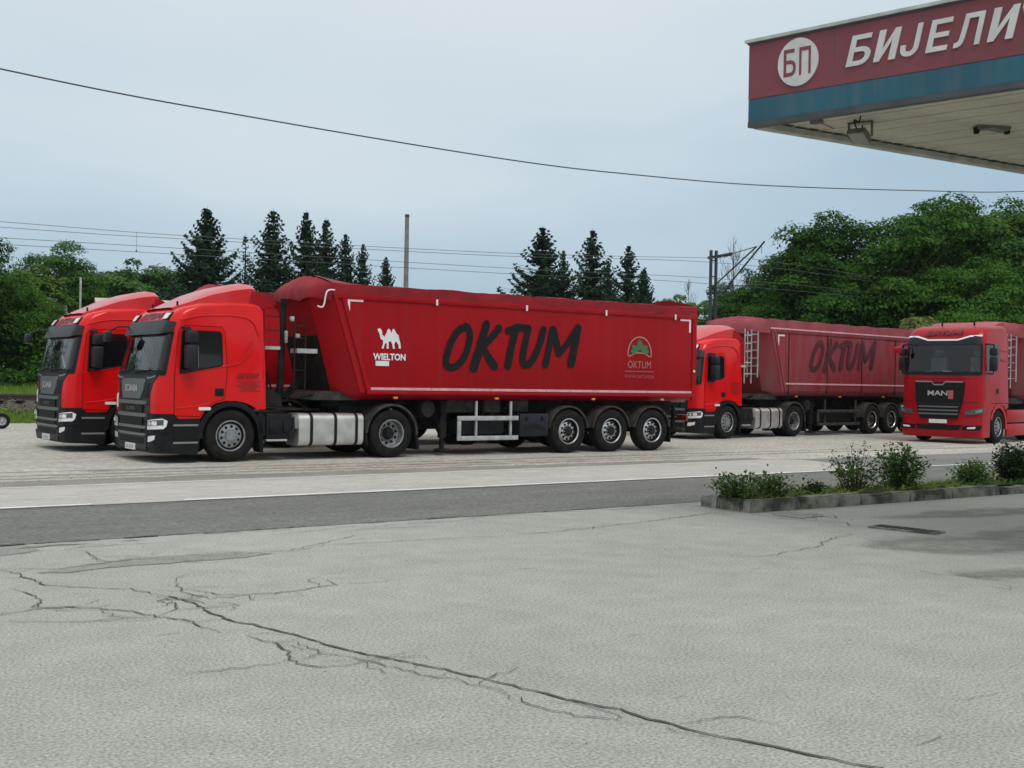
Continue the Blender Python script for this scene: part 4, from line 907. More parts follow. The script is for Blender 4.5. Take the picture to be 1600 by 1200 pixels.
# --- the red tractor with the trapezoid grille
XF_B = [(0.2, -1.46), (0.62, -1.47), (1.0, -1.48), (1.9, -1.46), (2.12, -1.44), (3.0, -1.28), (3.22, -1.23), (3.40, -1.10), (3.54, -.9)]
RC_B, BOW_B = 0.26, 0.06
def tumble_b(z): return 1 - 0.05 * max(0.0, z - 2.1) / 1.4
WRAP_B = make_wrap(XF_B, RC_B, BOW_B, tumble_b)
def side_map_b(x, z): return Vector((x, YC - 1.25 * tumble_b(z), z)), Vector((0, -1, 0))
def far_map_b(x, z): return Vector((x, YC + 1.25 * tumble_b(z), z)), Vector((0, 1, 0))
def tractor_b():
    T = empty('tractor_unit', (0, 0, 0)); R = RC_B
    P = [(-1.48, .96, R, 0), (-1.47, 1.5, R, 0), (-1.46, 1.9, R, 0), (-1.44, 2.12, R, 0), (-1.36, 2.56, R, 0), (-1.28, 3.0, R, 0), (-1.23, 3.22, R, -.03), (-1.10, 3.40, .2, -.10), (-.9, 3.53, .1, -.12), (-.4, 3.61, 0, -.13), (.5, 3.66, 0, -.13), (.72, 3.62, -.03, -.1), (.83, 3.42, -.07, -.05), (.86, 2.4, -.09, 0), (.87, 1.10, -.05, 0),
         (.62, 1.02, 0, 0), (.44, 1.14, 0, 0), (.18, 1.20, 0, 0), (-.14, 1.20, 0, 0), (-.40, 1.13, 0, 0), (-.60, .96, 0, 0)]
    cab = loft_cab(P, R, BOW_B, tumble_b, hole=(2.12, 3.0), ws=1.20).obj('cab', 'man_red', T, smooth=38)
    B = [(-1.47, .18, R, 0), (-1.53, .30, R, 0), (-1.53, .45, R, 0), (-1.50, .62, R, 0), (-1.50, .955, R, 0), (-.62, .955, 0, 0), (-.66, .72, 0, 0), (-.68, .20, 0, 0)]
    bp = loft_cab(B, R, BOW_B, lambda z: 1.0).obj('bumper', 'man_red', T, smooth=38)
    for fm, sg in ((side_map_b, 1), (far_map_b, -1)):
        dp = [(-1.10, 1.24), (-1.12, 2.1), (-1.02, 3.06), (-.92, 3.14), (.02, 3.14), (.06, 3.05), (.10, 1.8), (.06, 1.26), (-.2, 1.24)]
        panel(dp, fm, .008, .02, .4, .4).obj('door', 'man_red', cab)
        panel([(-1.06, 2.20), (-1.01, 3.0), (.00, 3.02), (.03, 2.55), (-.12, 2.45), (-.30, 2.42), (-.60, 2.34)], fm, .014, .03, .5, .5).obj('side_window', 'window_dark', cab)
        y = fm(0, 1.6)[0].y; MB().bbox(-.22, -.06, *sorted((y - sg * .004, y - sg * .022)), 1.52, 1.68, .01).obj('door_handle', 'plastic_black', cab)
        panel([(-.62, 1.215), (-.62, 1.235), (.84, 1.235), (.84, 1.215)], fm, .004, .01, 1, 1).obj('seam', 'rim_dark', cab)
        for z in (2.55, 2.85): panel([(.12, z), (.12, z + .04), (.80, z + .02), (.80, z - .02)], fm, .012, .02, 1, 1).obj('crease', 'man_red', cab)
    panel([(-1.25, 2.10), (-1.23, 3.02), (1.23, 3.02), (1.25, 2.10)], WRAP_B, .004, .008, .05, .2).obj('windscreen', 'windscreen', cab)
    mb = MB()
    for s in (-1, 1): panel([(s * 1.19, 2.08), (s * 1.17, 3.02), (s * 1.235, 3.02), (s * 1.265, 2.08)], WRAP_B, .012, .02, .05, .2, mb)
    panel([(-1.2, 2.06), (-1.2, 2.17), (1.2, 2.17), (1.2, 2.06)], WRAP_B, .014, .03, .1, .2, mb)
    mb.obj('windscreen_frame', 'plastic_black', cab)
    panel([(-1.19, 2.99), (-1.17, 3.20), (-.9, 3.27), (-.45, 3.17), (.45, 3.17), (.9, 3.27), (1.17, 3.24), (1.19, 2.99)], WRAP_B, .03, .05, .1, .2).obj('sun_visor', 'plastic_dark', cab)
    lb = MB(); lay(ribbon([(-1.16, 3.255), (-.86, 3.25), (-.48, 3.14), (.48, 3.14), (.86, 3.25), (1.18, 3.27)], .05, 1, cap=0), WRAP_B, off=.048, mb=lb)
    lb.obj('light_bar', 'lamp_white', cab)
    MB().box(-1.36, -.8, .15, 2.35, 1.8, 2.10).obj('dashboard', 'plastic_black', cab)
    for y in (.62, 1.88):
        mb = MB(); mb.bbox(-.55, 0, y - .26, y + .26, 1.8, 2.0, .05); mb.bbox(-.08, .12, y - .26, y + .26, 1.98, 2.65, .06); mb.bbox(-.04, .08, y - .14, y + .14, 2.67, 2.88, .04); mb.obj('seat', 'seat_grey', cab)
    MB().lathe([(.21, -.012), (.225, 0), (.21, .012), (.2, 0), (.21, -.012)], (-.78, .62, 2.2), 'x', 24).obj('steering_wheel', 'plastic_black', cab)
    MB().bbox(-1.30, -1.1, 1.0, 1.25, 2.10, 2.2, .02).bbox(-1.3, -1.15, 1.55, 1.8, 2.10, 2.18, .02).obj('dash_paper', 'paper', cab)
    brush_word(lambda a, z: (Vector((-1.235 + (z - 3.22) * .72 + .06 * (a / 1.25) ** 2, YC - a, z)), Vector((-.8, 0, .6))), (-.58, 3.27), 1.16, .135, 1.16, .035).obj('lettering', 'letter_roof', cab)
    # grille
    g = panel([(-.58, .74), (-.72, 1.30), (-.77, 1.85), (.77, 1.85), (.72, 1.30), (.58, .74)], WRAP_B, .065, .09, .1, .2).obj('grille', 'rim_dark', T)
    mb = MB(); lay(ribbon([(-.74, 1.86), (-.22, 1.86), (-.15, 1.77), (.12, 1.77), (.2, 1.86), (.74, 1.86)], .04, 1, cap=0), WRAP_B, off=.078, mb=mb); mb.obj('chrome_bar', 'trim_grey', g)
    lay(text_mesh('MAN', .62, .15, .02), WRAP_B, (-.34, 1.44), .075).obj('lettering', 'guard_grey', g)
    for z in (.86, .97, 1.08): panel([(-.60, z), (-.62, z + .045), (.62, z + .045), (.60, z)], WRAP_B, .082, .04, .1, .2).obj('grille_bar', 'grille_grey', g)
    panel([(-.62, 1.17), (-.64, 1.20), (.64, 1.20), (.62, 1.17)], WRAP_B, .08, .04, .1, .2).obj('grille_bar', 'plastic_dark', g)
    panel([(.30, 1.34), (.30, 1.60), (.45, 1.60), (.45, 1.34)], WRAP_B, .072, .02, .1, .2).obj('warning_sticker', 'letter_faint', g)
    mb = MB()
    for z0 in (1.95, 1.24): panel([(-1.3, z0), (-1.3, z0 + .014), (1.3, z0 + .014), (1.3, z0)], WRAP_B, .003, .01, .1, .2, mb)
    mb.obj('panel_gap', 'rim_dark', T)
    panel([(-.62, .40), (-.70, .56), (.70, .56), (.62, .40)], WRAP_B, .085, .05, .1, .2).obj('air_intake', 'rim_dark', bp)
    panel(rrect(-.27, .27, .60, .715, .01), WRAP_B, .10, .05, .1, .2).obj('number_plate', 'plate_white', bp)
    for s in (-1, 1):
        h = panel([(s * .80, .86), (s * .82, .97), (s * 1.28, 1.10), (s * 1.31, 1.00), (s * 1.20, .90)], WRAP_B, .07, .06, .06, .2).obj('headlight', 'lamp_dark', bp)
        panel([(s * 1.08, .93), (s * 1.09, 1.0), (s * 1.25, 1.05), (s * 1.24, .97)], WRAP_B, .078, .03, .06, .2).obj('lens', 'trim_grey', h)
        f = panel([(s * .74, .40), (s * .74, .54), (s * 1.24, .57), (s * 1.2, .42)], WRAP_B, .09, .06, .06, .2).obj('fog_light', 'rim_dark', bp)
        panel([(s * .88, .45), (s * .90, .50), (s * 1.10, .52), (s * 1.08, .46)], WRAP_B, .098, .02, .06, .2).obj('lens', 'lamp_white', f)
        panel([(s * .70, .36), (s * .66, .40), (s * 1.22, .405), (s * 1.22, .37)], WRAP_B, .11, .06, .06, .2).obj('lip', 'man_red', bp)
    for y0, y1 in ((-.28, -.06), (2.56, 2.78)):
        yi = .08 if y0 < 0 else 2.42; ym = (y0 + y1) / 2
        mb = MB(); mb.bbox(-1.02, -.82, y0, y1, 2.2, 2.64, .05); mb.bbox(-1.02, -.82, y0, y1, 2.66, 2.90, .05); mb.tube([(-1.02, yi, 3.02), (-.93, ym, 3.0), (-.92, ym, 2.86)], .03, 8); mb.tube([(-1.08, yi, 2.14), (-.95, ym, 2.12), (-.92, ym, 2.24)], .03, 8); mb.obj('mirror', 'plastic_dark', T)
    mb = MB(); mb.bbox(-1.75, -1.62, 2.40, 2.62, 2.72, 2.92, .04); mb.tube([(-1.66, 2.5, 2.9), (-1.45, 2.44, 3.02), (-1.2, 2.35, 3.04)], .02, 6); mb.obj('kerb_mirror', 'man_red', T)
    for y in (.5, 1.5): MB().tube([(-.75, y, 3.58), (-.75, y, 3.70)], .03, 8).obj('roof_horn', 'plastic_black', T)
    mb = MB(); mb.prism([(.1, 3.6), (.4, 3.70), (.9, 3.78), (.95, 3.65), (.9, 3.4), (.6, 3.5)], 'y', .22, 2.28); mb.obj('roof_deflector', 'man_red', T)
    for y0, y1 in ((.12, .15), (2.35, 2.38)): MB().prism([(.87, 1.3), (.87, 3.4), (1.05, 3.3), (1.10, 1.3)], 'y', y0, y1).obj('side_wing', 'man_red', T)
    for y0, y1 in ((-.012, .36), (2.512, 2.14)):
        arch(T, 'front_fender', 0.0, y0, y1, .575, .70, -8, 160, m='man_red', lip=.03 if y0 < 1 else -.03)
    # side skirts, tank, frame
    for y in (0.0, 2.44):
        mb = MB(); mb.bbox(.72, 2.95, y, y + .06, .62, 1.02, .015); mb.obj('side_skirt', 'man_red', T)
        mb = MB(); mb.bbox(.72, 2.95, y, y + .06, .20, .58, .015); mb.obj('side_skirt', 'man_red', T)
    mb = MB()
    for y in (.82, 1.60): mb.box(-1.1, 4.35, y, y + .08, .62, .90)
    mb.box(-.9, .6, .7, 1.8, .5, 1.15); mb.tube([(0, .3, .5), (0, 2.2, .5)], .07, 8); mb.tube([(3.58, .3, .5), (3.58, 2.2, .5)], .10, 8); mb.obj('frame', 'chassis_black', T)
    MB().prism([(2.7, 1.02), (2.8, 1.14), (3.5, 1.16), (3.95, 1.04), (3.95, .92), (2.7, .92)], 'y', .75, 1.75).obj('fifth_wheel', 'chassis_dusty', T)
    for y0, y1 in ((.0, .62), (2.5, 1.88)): arch(T, 'rear_fender', 3.58, y0, y1, .585, .63, -2, 178, m='chassis_dusty', lip=.04 if y0 < 1 else -.04)
    wheel(T, 0, 0.0, 1, 'steer'); wheel(T, 0, 2.5, -1, 'steer'); wheel(T, 3.58, .02, 1, 'drive'); wheel(T, 3.58, 2.48, -1, 'drive')
    return T

# ------------------------------------------------------------------ ground, roads, railway bank
def sheet(name, pts, z, m, grid=None, kind='structure', parent=None, wob=0.0, seed=0):
    """flat outline as a sheet; edges may wander a little"""
    P = []
    n = len(pts)
    for i in range(n):
        a, b = pts[i], pts[(i + 1) % n]; L = math.hypot(b[0] - a[0], b[1] - a[1]); k = max(1, int(L / .35)) if wob and L < 80 else 1
        for q in range(k):
            t = q / k; x, y = a[0] + (b[0] - a[0]) * t, a[1] + (b[1] - a[1]) * t
            if wob:
                y += wob * (mnoise.noise(Vector((x * .6, seed, 0))) + .6 * mnoise.noise(Vector((x * 2.3, seed + 5, 0)))); x += wob * mnoise.noise(Vector((y * 1.3, seed + 9, 0)))
            P.append((x, y, z))
    mb = MB().add(P, [tuple(range(len(P)))])
    o = mb.obj(name, m, parent, smooth=0)
    if o.data.polygons[0].normal.z < 0: o.data.flip_normals()
    if kind: o['kind'] = kind
    return o
ground = sheet('ground', [(-3000, -3000), (3000, -3000), (3000, 3000), (-3000, 3000)], -0.03, 'grass_ground')
sheet('gravel_yard', [(-70, 17.9), (120, 17.9), (120, 34), (60, 41.5), (-8, 41.2), (-70, 46)], -0.004, 'gravel', wob=.25, seed=1)
sheet('verge', [(-70, 17.6), (-20, 17.6), (6, 17.75), (20.5, 17.9), (20.5, 19.0), (6, 19.25), (-20, 19.1), (-70, 19.0)], 0.000, 'gravel_dark', wob=.22, seed=2)
sheet('forecourt', [(-60, -40), (70, -40), (70, 12.3), (-60, 12.3)], 0.000, 'forecourt')
road = sheet('road', [(-200, 12.2), (400, 12.2), (400, 18.1), (-200, 18.1)], 0.004, 'asphalt_dark', wob=.06, seed=3)
sheet('far_lane', [(-200, 15.32), (400, 15.32), (400, 18.12), (-200, 18.12)], 0.008, 'asphalt_mid')
sheet('lane_dust', [(-70, 15.34), (16.5, 15.34), (19.4, 15.35), (20.3, 15.7), (20.5, 16.3), (20.8, 17.3), (20.9, 17.9), (20.0, 18.3), (10, 18.22), (-70, 18.1)], 0.012, 'road_dust', wob=.07, seed=4)
for a, b in ((-60, 4.55), (5.75, 20.6), (20.75, 60)):
    sheet('lane_line', [(a, 15.36), (b, 15.36), (b, 15.48), (a, 15.48)], 0.017, 'paint_line', wob=.012, seed=5, parent=None)
sheet('edge_line', [(-60, 17.93), (19.6, 17.98), (19.6, 18.03), (-60, 18.0)], 0.0165, 'paint_line', wob=.02, seed=6)
# patches and stains of the forecourt: soft-edged marks lying on the slab
def stain_mat(name, col, col2, lo, hi, ns):
    m = ground_mat(name, col, col2, tuple(c * 1.12 for c in col), fine=60, big=0.8, speck=0.3, bump=0.4); t = m.node_tree; L = t.links.new
    b = t.nodes['Principled BSDF']; o = t.nodes['Material Output']; at = t.nodes.new('ShaderNodeAttribute'); at.attribute_name = 'fade'
    tcn = t.nodes.new('ShaderNodeTexCoord'); n1 = t.nodes.new('ShaderNodeTexNoise'); n1.inputs['Scale'].default_value = ns; n1.inputs['Detail'].default_value = 7; n1.inputs['Roughness'].default_value = .65; L(tcn.outputs['Object'], n1.inputs[0])
    a = t.nodes.new('ShaderNodeMath'); a.operation = 'ADD'; L(at.outputs['Fac'], a.inputs[0]); L(n1.outputs[0], a.inputs[1])
    mr = t.nodes.new('ShaderNodeMapRange'); mr.interpolation_type = 'SMOOTHSTEP'; mr.inputs['From Min'].default_value = lo; mr.inputs['From Max'].default_value = hi; L(a.outputs[0], mr.inputs['Value'])
    tp = t.nodes.new('ShaderNodeBsdfTransparent'); mx = t.nodes.new('ShaderNodeMixShader'); L(mr.outputs[0], mx.inputs[0]); L(tp.outputs[0], mx.inputs[1]); L(b.outputs[0], mx.inputs[2]); L(mx.outputs[0], o.inputs[0])
stain_mat('patch_soft', (0.27, 0.272, 0.24), (0.235, 0.237, 0.21), .72, .95, 2.6)
stain_mat('stain_soft', (0.26, 0.262, 0.232), (0.22, 0.222, 0.197), .62, 1.25, 1.6)
stain_mat('track_soft', (0.34, 0.32, 0.27), (0.29, 0.272, 0.23), .62, 1.25, 1.8)
def soft_sheet(name, pts, z, m, fall, step=.09):
    P = np.array(pts, float); lo, hi = P.min(0) - fall, P.max(0) + fall; nx, ny = [max(4, int((hi - lo)[k] / step)) for k in (0, 1)]
    X, Y = np.meshgrid(np.linspace(lo[0], hi[0], nx), np.linspace(lo[1], hi[1], ny), indexing='ij'); Q = np.stack([X.ravel(), Y.ravel()], 1); D = np.full(len(Q), 1e9); ins = np.zeros(len(Q), bool)
    for a, b in zip(P, np.roll(P, -1, 0)):
        ab = b - a; t = np.clip(((Q - a) @ ab) / (ab @ ab), 0, 1); D = np.minimum(D, np.linalg.norm(Q - (a + t[:, None] * ab), axis=1))
        c = ((a[1] > Q[:, 1]) != (b[1] > Q[:, 1])) & (Q[:, 0] < (b[0] - a[0]) * (Q[:, 1] - a[1]) / (b[1] - a[1] + 1e-12) + a[0]); ins ^= c
    S = np.clip(np.where(ins, D, -D) / fall * .5 + .25, -.5, .8)
    o = MB().add([(x, y, z) for x, y in Q], [(i * ny + j, (i + 1) * ny + j, (i + 1) * ny + j + 1, i * ny + j + 1) for i in range(nx - 1) for j in range(ny - 1)]).obj(name, m, smooth=0, recalc=False)
    at = o.data.attributes.new('fade', 'FLOAT', 'POINT'); at.data.foreach_set('value', S.astype(np.float32)); o['kind'] = 'structure'; return o
soft_sheet('asphalt_patch', [(2.55, 10.42), (3.0, 10.62), (3.54, 10.86), (4.36, 10.79), (4.94, 10.48), (4.25, 10.36), (3.38, 10.38), (2.83, 10.30)], 0.005, 'patch_soft', .14, .03)
soft_sheet('asphalt_patch', [(-3, 12.1), (-3, 11.4), (1.0, 11.4), (2.6, 11.5), (3.2, 11.72), (2.9, 11.9), (4.2, 12.0), (2.0, 12.15)], 0.0045, 'patch_soft', .22, .05)
soft_sheet('oil_stain', [(10.2, 8.1), (10.98, 8.4), (12.25, 8.2), (13.6, 8.2), (15, 7.6), (13, 6.6), (11.2, 6.9), (10.5, 7.3)], 0.005, 'stain_soft', .7, .1)
soft_sheet('oil_stain', [(12.6, 9.7), (14.2, 9.9), (17, 9.4), (16.4, 8.8), (13.8, 9.1)], 0.0054, 'stain_soft', .5, .1)
soft_sheet('oil_stain', [(9.6, 6.5), (10.6, 6.3), (10.9, 5.9), (10.0, 5.95), (9.5, 6.2)], 0.0058, 'stain_soft', .3, .06)
soft_sheet('asphalt_patch', [(11.9, 10.72), (12.25, 10.74), (12.5, 10.45), (12.3, 10.1), (11.8, 10.1), (11.7, 10.5)], 0.0062, 'patch_soft', .12, .03)
for k_, (xa, xb, ya) in enumerate(((-1, 14, 20.1), (0, 19, 19.55), (6, 30, 20.6), (12, 40, 19.9), (-3, 9, 20.9))):   # wheel tracks in the yard
    soft_sheet('wheel_track', [(xa, ya), (xb, ya - .15), (xb, ya + .12), (xa, ya + .28)], 0.002 + .0004 * k_, 'track_soft', .22, .12)
# cracks: dark joints that run over the slab
CRACKS = [
    (0.035,[[3.2,8.84],[3.25,8.51],[3.22,8.07],[3.26,7.7],[3.36,7.36],[3.42,7.05],[3.47,6.65],[3.59,6.27],[3.72,5.89],[3.81,5.56],[3.87,5.33],[3.96,4.89],[4.05,4.65],[4.07,4.44],[4.12,4.23],[4.15,4.04],[4.23,3.87],[4.29,3.69],[4.34,3.51],[4.39,3.37],[4.43,3.26]]),
    (0.012,[[2.42,10.75],[2.47,10.44],[2.5,10.06],[2.56,9.74],[2.77,9.52],[3.03,9.3],[3.14,9.03],[3.2,8.84]]),
    (0.01,[[2.26,9.78],[2.35,9.41],[2.33,9.12],[2.24,8.92],[2.48,8.79],[2.6,8.68],[2.72,8.75]]),
    (0.014,[[1.96,8.72],[2.15,8.78],[2.29,8.83],[2.48,8.79],[2.59,8.64],[2.72,8.47],[2.87,8.12],[2.97,7.94],[3.0,7.61],[3.03,7.42]]),
    (0.01,[[2.28,8.27],[2.47,8.23],[2.68,8.2]]),
    (0.008,[[1.92,8.52],[2.29,8.26],[2.81,8.06]]),
    (0.01,[[2.59,8.64],[2.61,8.47],[2.6,8.31],[2.67,8.27]]),
    (0.014,[[2.88,8.14],[3.0,8.28],[3.08,8.36],[3.1,8.56],[3.06,8.67],[3.13,8.72],[3.3,8.63],[3.31,8.41]]),
    (0.01,[[2.87,8.12],[3.0,7.85],[3.25,7.79]]),
    (0.012,[[3.44,9.4],[3.4,9.12],[3.33,9.0],[3.37,8.82],[3.44,8.62],[3.71,8.59],[3.68,8.37]]),
    (0.01,[[3.39,9.09],[3.5,8.9],[3.55,8.71],[3.73,8.64],[4.07,8.57],[4.36,8.66],[4.51,8.66],[4.56,8.93]]),
    (0.008,[[3.68,8.37],[3.95,8.36],[4.12,8.36],[4.07,8.57]]),
    (0.008,[[4.54,8.73],[4.76,8.64],[5.13,8.62]]),
    (0.01,[[3.37,8.09],[3.51,8.26],[3.45,8.4],[3.39,8.36]]),
    (0.014,[[3.12,7.27],[3.16,7.14],[3.2,6.99],[3.17,6.8],[3.18,6.71],[3.09,6.5],[3.11,6.4],[3.14,6.26],[3.31,6.23],[3.46,6.23]]),
    (0.01,[[3.09,6.5],[2.94,6.47],[2.79,6.48],[2.41,6.5]]),
    (0.008,[[3.18,6.97],[3.32,6.94],[3.34,6.57],[3.43,6.36],[3.46,6.23],[3.54,5.95],[3.6,5.74],[3.72,5.42],[3.75,5.17]]),
    (0.008,[[3.18,6.71],[3.29,6.73],[3.2,6.99]]),
    (0.008,[[3.52,6.29],[3.69,6.24],[3.81,6.19],[3.78,6.08]]),
    (0.008,[[3.6,5.92],[3.68,6.0]]),
    (0.01,[[2.42,10.75],[2.88,10.53],[3.56,10.74],[3.95,10.52]]),
    (0.01,[[3.28,11.16],[3.31,10.77],[3.41,10.65]]),
    (0.009,[[4.08,10.86],[4.44,10.82],[4.65,10.71],[4.99,10.59],[5.53,10.91],[6.15,11.31]]),
    (0.008,[[4.94,10.48],[5.49,10.78],[6.1,10.69],[6.91,10.62],[7.56,10.48]]),
    (0.008,[[3.18,11.63],[3.32,11.5],[3.32,11.09],[3.81,10.87]]),
    (0.012,[[3.77,5.19],[3.73,5.03],[3.77,4.83],[3.8,4.64],[3.91,4.57],[3.9,4.48],[4.0,4.38]]),
    (0.008,[[3.82,4.98],[3.94,4.86],[3.99,4.59],[3.95,4.51]]),
    (0.01,[[4.05,4.29],[4.05,4.16],[4.11,4.01]]),
    (0.009,[[4.14,4.3],[4.27,4.28],[4.47,4.23],[4.53,4.15],[4.55,4.02]]),
    (0.012,[[7.61,10.54],[8.17,10.52],[8.8,10.61],[9.3,10.69],[9.91,10.8],[10.59,10.95],[11.15,11.07],[11.34,10.85]]),
    (0.012,[[11.68,11.01],[11.57,10.57],[11.6,10.17],[11.77,9.85],[11.95,9.51],[11.75,9.32],[11.9,9.0]]),
    (0.01,[[8.58,8.15],[8.93,8.06],[9.43,8.18],[9.87,8.26],[10.69,8.67],[11.12,8.75]]),
    (0.01,[[12.24,10.73],[12.72,10.93],[13.18,11.15],[13.19,11.39]]),
    (0.01,[[11.77,9.85],[12.25,10.31],[12.23,9.93],[12.55,10.24]]),
    (0.01,[[9.51,6.79],[9.4,6.48],[9.57,6.3],[9.65,6.0],[9.7,5.82]]),
    (0.009,[[9.22,6.0],[9.26,5.85],[9.26,5.68],[9.39,5.72],[9.42,5.89]]),
]
cm = MB(); rr = random.Random(11)
def crack(pts, w, mb, jit, z):
    P = []
    for a, b in zip(pts, pts[1:]):
        L = math.hypot(b[0] - a[0], b[1] - a[1]); k = max(2, int(L / .065))
        for i in range(k):
            t = i / k; P.append((a[0] + (b[0] - a[0]) * t + rr.gauss(0, jit), a[1] + (b[1] - a[1]) * t + rr.gauss(0, jit)))
    P.append(tuple(pts[-1])); n = len(P); vs = []
    for i in range(n):
        a, b = P[max(i - 1, 0)], P[min(i + 1, n - 1)]; dx, dy = b[0] - a[0], b[1] - a[1]; L = math.hypot(dx, dy) or 1
        e = min(1, i / 4, (n - 1 - i) / 4) if w < .02 else 1; h = w * .5 * (0.25 + .75 * e) * rr.uniform(.45, 1.35)
        vs += [(P[i][0] - dy / L * h, P[i][1] + dx / L * h, z), (P[i][0] + dy / L * h, P[i][1] - dx / L * h, z)]
    mb.add(vs, [(2 * i, 2 * i + 2, 2 * i + 3, 2 * i + 1) for i in range(n - 1)])
for i, (w, pts) in enumerate(CRACKS): crack(pts, w * (1.15 if w < .02 else .58), cm, .016 if w < .02 else .008, .0075 + .00002 * i)
cs = MB()
for i in range(46):   # crazed slab at the left: short branches leaving the longer cracks
    w_, P_ = CRACKS[rr.choice((1, 2, 3, 7, 9, 10, 14, 16, 20, 22, 24))]; x, y = rr.choice(P_); a = rr.uniform(0, 6.3); pts = [(x, y)]
    for _ in range(rr.randint(2, 4)):
        a += rr.uniform(-.8, .8); l_ = rr.uniform(.06, .16); x, y = x + l_ * math.cos(a) * 1.2, y + l_ * math.sin(a); pts.append((x, y))
    crack(pts, .010, cm, .008, .0092 + .00002 * i)
for i in range(30):   # crumbled lip where the road meets the forecourt
    x = -2 + i * .45 + rr.uniform(-.1, .1); crack([(x, 12.19 + rr.uniform(-.03, .02)), (x + rr.uniform(.2, .5), 12.19 + rr.uniform(-.04, .02))], rr.uniform(.015, .05) * (1.3 if x < 6 else .6), cm, .012, .0102 + .00002 * i)
for i in range(70):   # short scuffs and tiny cracks
    x, y = rr.uniform(0, 14), rr.uniform(3.2, 11.5); a = rr.uniform(-.5, .5); L = rr.uniform(.05, .35)
    crack([(x, y), (x + L * math.cos(a), y + L * math.sin(a))], rr.uniform(.006, .02), cs, .006, .0065 + .00001 * i)
for i in range(26):   # cracked edge of the road
    x = rr.uniform(-3, 11.5); y = rr.uniform(11.6, 12.25)
    crack([(x, y), (x + rr.uniform(.2, .7), y + rr.uniform(-.12, .12)), (x + rr.uniform(.7, 1.2), y + rr.uniform(-.2, .2))], .012, cs, .012, .0068 + .00001 * i)
tag(cm.obj('cracks', 'crack', None, smooth=0), 'branching dark cracks running across the pale forecourt', 'cracks', kind='stuff')
tag(cs.obj('scuffs', 'crack_soft', None, smooth=0), 'short faint scuffs and hairline marks on the forecourt', 'scuffs', kind='stuff')
# loose grit and stones
st = MB()
for i in range(300):
    if i < 180: x, y, s = rr.uniform(1, 14), rr.uniform(3.0, 12), rr.uniform(.004, .011)
    elif i < 300: x, y, s = rr.uniform(-2, 24), rr.uniform(18.2, 20.6), rr.uniform(.006, .018)
    else: x, y, s = rr.uniform(-2, 40), rr.uniform(19.5, 33), rr.uniform(.006, .022)
    vs = [(x + s * math.cos(a) * rr.uniform(.7, 1.3), y + s * math.sin(a) * rr.uniform(.7, 1.3), 0.0) for a in (0, 1.3, 2.5, 3.8, 5.0)] + [(x, y, s * .9)]
    st.add(vs, [(j, (j + 1) % 5, 5) for j in range(5)])
tag(st.obj('loose_stones', 'gravel_dark', None, smooth=0), 'scattered grit and small stones on yard and forecourt', 'stones', kind='stuff')

# drain with its broken grate by the island
dr = empty('drain_grate', (12.0, 8.7, 0.0), 100); tag(dr, 'sunken rusty drain grate in the forecourt near the planted island', 'drain')
MB().box(-.38, .38, -.12, .12, .005, .012).obj('pit', 'rim_dark', dr)
MB().box(-.41, -.38, -.15, .15, .003, .022).box(.38, .41, -.15, .15, .003, .022).box(-.38, .38, -.15, -.12, .003, .022).box(-.38, .38, .12, .15, .003, .022).obj('frame', 'kerb_stone', dr)
for i in range(9): x = -.34 + .085 * i; MB().box(x - .012, x + .012, -.12, .12, .012, .02).obj('bar', 'rail_steel', dr)

# planted island with its kerb stones
IX0, IX1, IY0, IY1 = 11.68, 34.0, 10.86, 11.84
isl = empty('planted_island', (IX0, IY0, 0)); tag(isl, 'long narrow traffic island edged with mossy concrete kerb stones', 'traffic island')
def kerb(x0, x1, y0, y1, h, tilt, seed):
    r = random.Random(seed); bm = bmesh.new(); bmesh.ops.create_cube(bm, size=1)
    for v in bm.verts: v.co = Vector(((x0 + x1) / 2 + v.co.x * (x1 - x0), (y0 + y1) / 2 + v.co.y * (y1 - y0), -.02 + (v.co.z + .5) * (h + .02) + v.co.x * tilt))
    bmesh.ops.bevel(bm, geom=[e for e in bm.edges if max(e.verts[0].co.z, e.verts[1].co.z) > h * .6], offset=.025, segments=2, affect='EDGES')
    bmesh.ops.subdivide_edges(bm, edges=[e for e in bm.edges if e.calc_length() > .3], cuts=4, use_grid_fill=True)
    for v in bm.verts:
        q = mnoise.noise_vector(v.co * 3.1 + Vector((seed, 0, 0))) * .020 + mnoise.noise_vector(v.co * 9) * .010
        v.co += Vector((q.x, q.y, q.z if v.co.z > .05 else 0))
    for v in bm.verts: v.co -= Vector((IX0, IY0, 0))
    bm.verts.index_update(); mb = MB().add([v.co[:] for v in bm.verts], [[v.index for v in f.verts] for f in bm.faces]); bm.free()
    return mb.obj('kerb_stone', 'kerb_stone', isl, smooth=40)
x = IX0; i = 0
while x < IX1 - .2:
    L = 1.0 + .35 * ((i * 37) % 10) / 10; xe = min(x + L, IX1); kerb(x + .008, xe - .008, IY0, IY0 + .17, .165 - .05 * min(1, (x - IX0) / 8) + .012 * math.sin(i * 2.1), .012 * math.sin(i * 1.3), i); x = xe; i += 1
x = IX0 + .5
while x < IX1 - .2:
    xe = min(x + 1.2, IX1); kerb(x + .008, xe - .008, IY1 - .15, IY1, .13, 0, 40 + i); x = xe; i += 1
kerb(IX0, IX0 + .19, IY0 + .18, IY0 + .58, .165, 0, 90); kerb(IX0 + .02, IX0 + .48, IY0 + .60, IY1 - .02, .155, 0, 91)
mb = MB(); vs = []; nx = 90
for i in range(nx + 1):
    for j in range(7):
        x = .15 + (IX1 - IX0 - .3) * i / nx; y = .14 + (IY1 - IY0 - .28) * j / 6
        vs.append((x, y, .115 + .04 * mnoise.noise(Vector((x * 1.7, y * 3, 4))) + .03 * math.sin(PI * j / 6)))
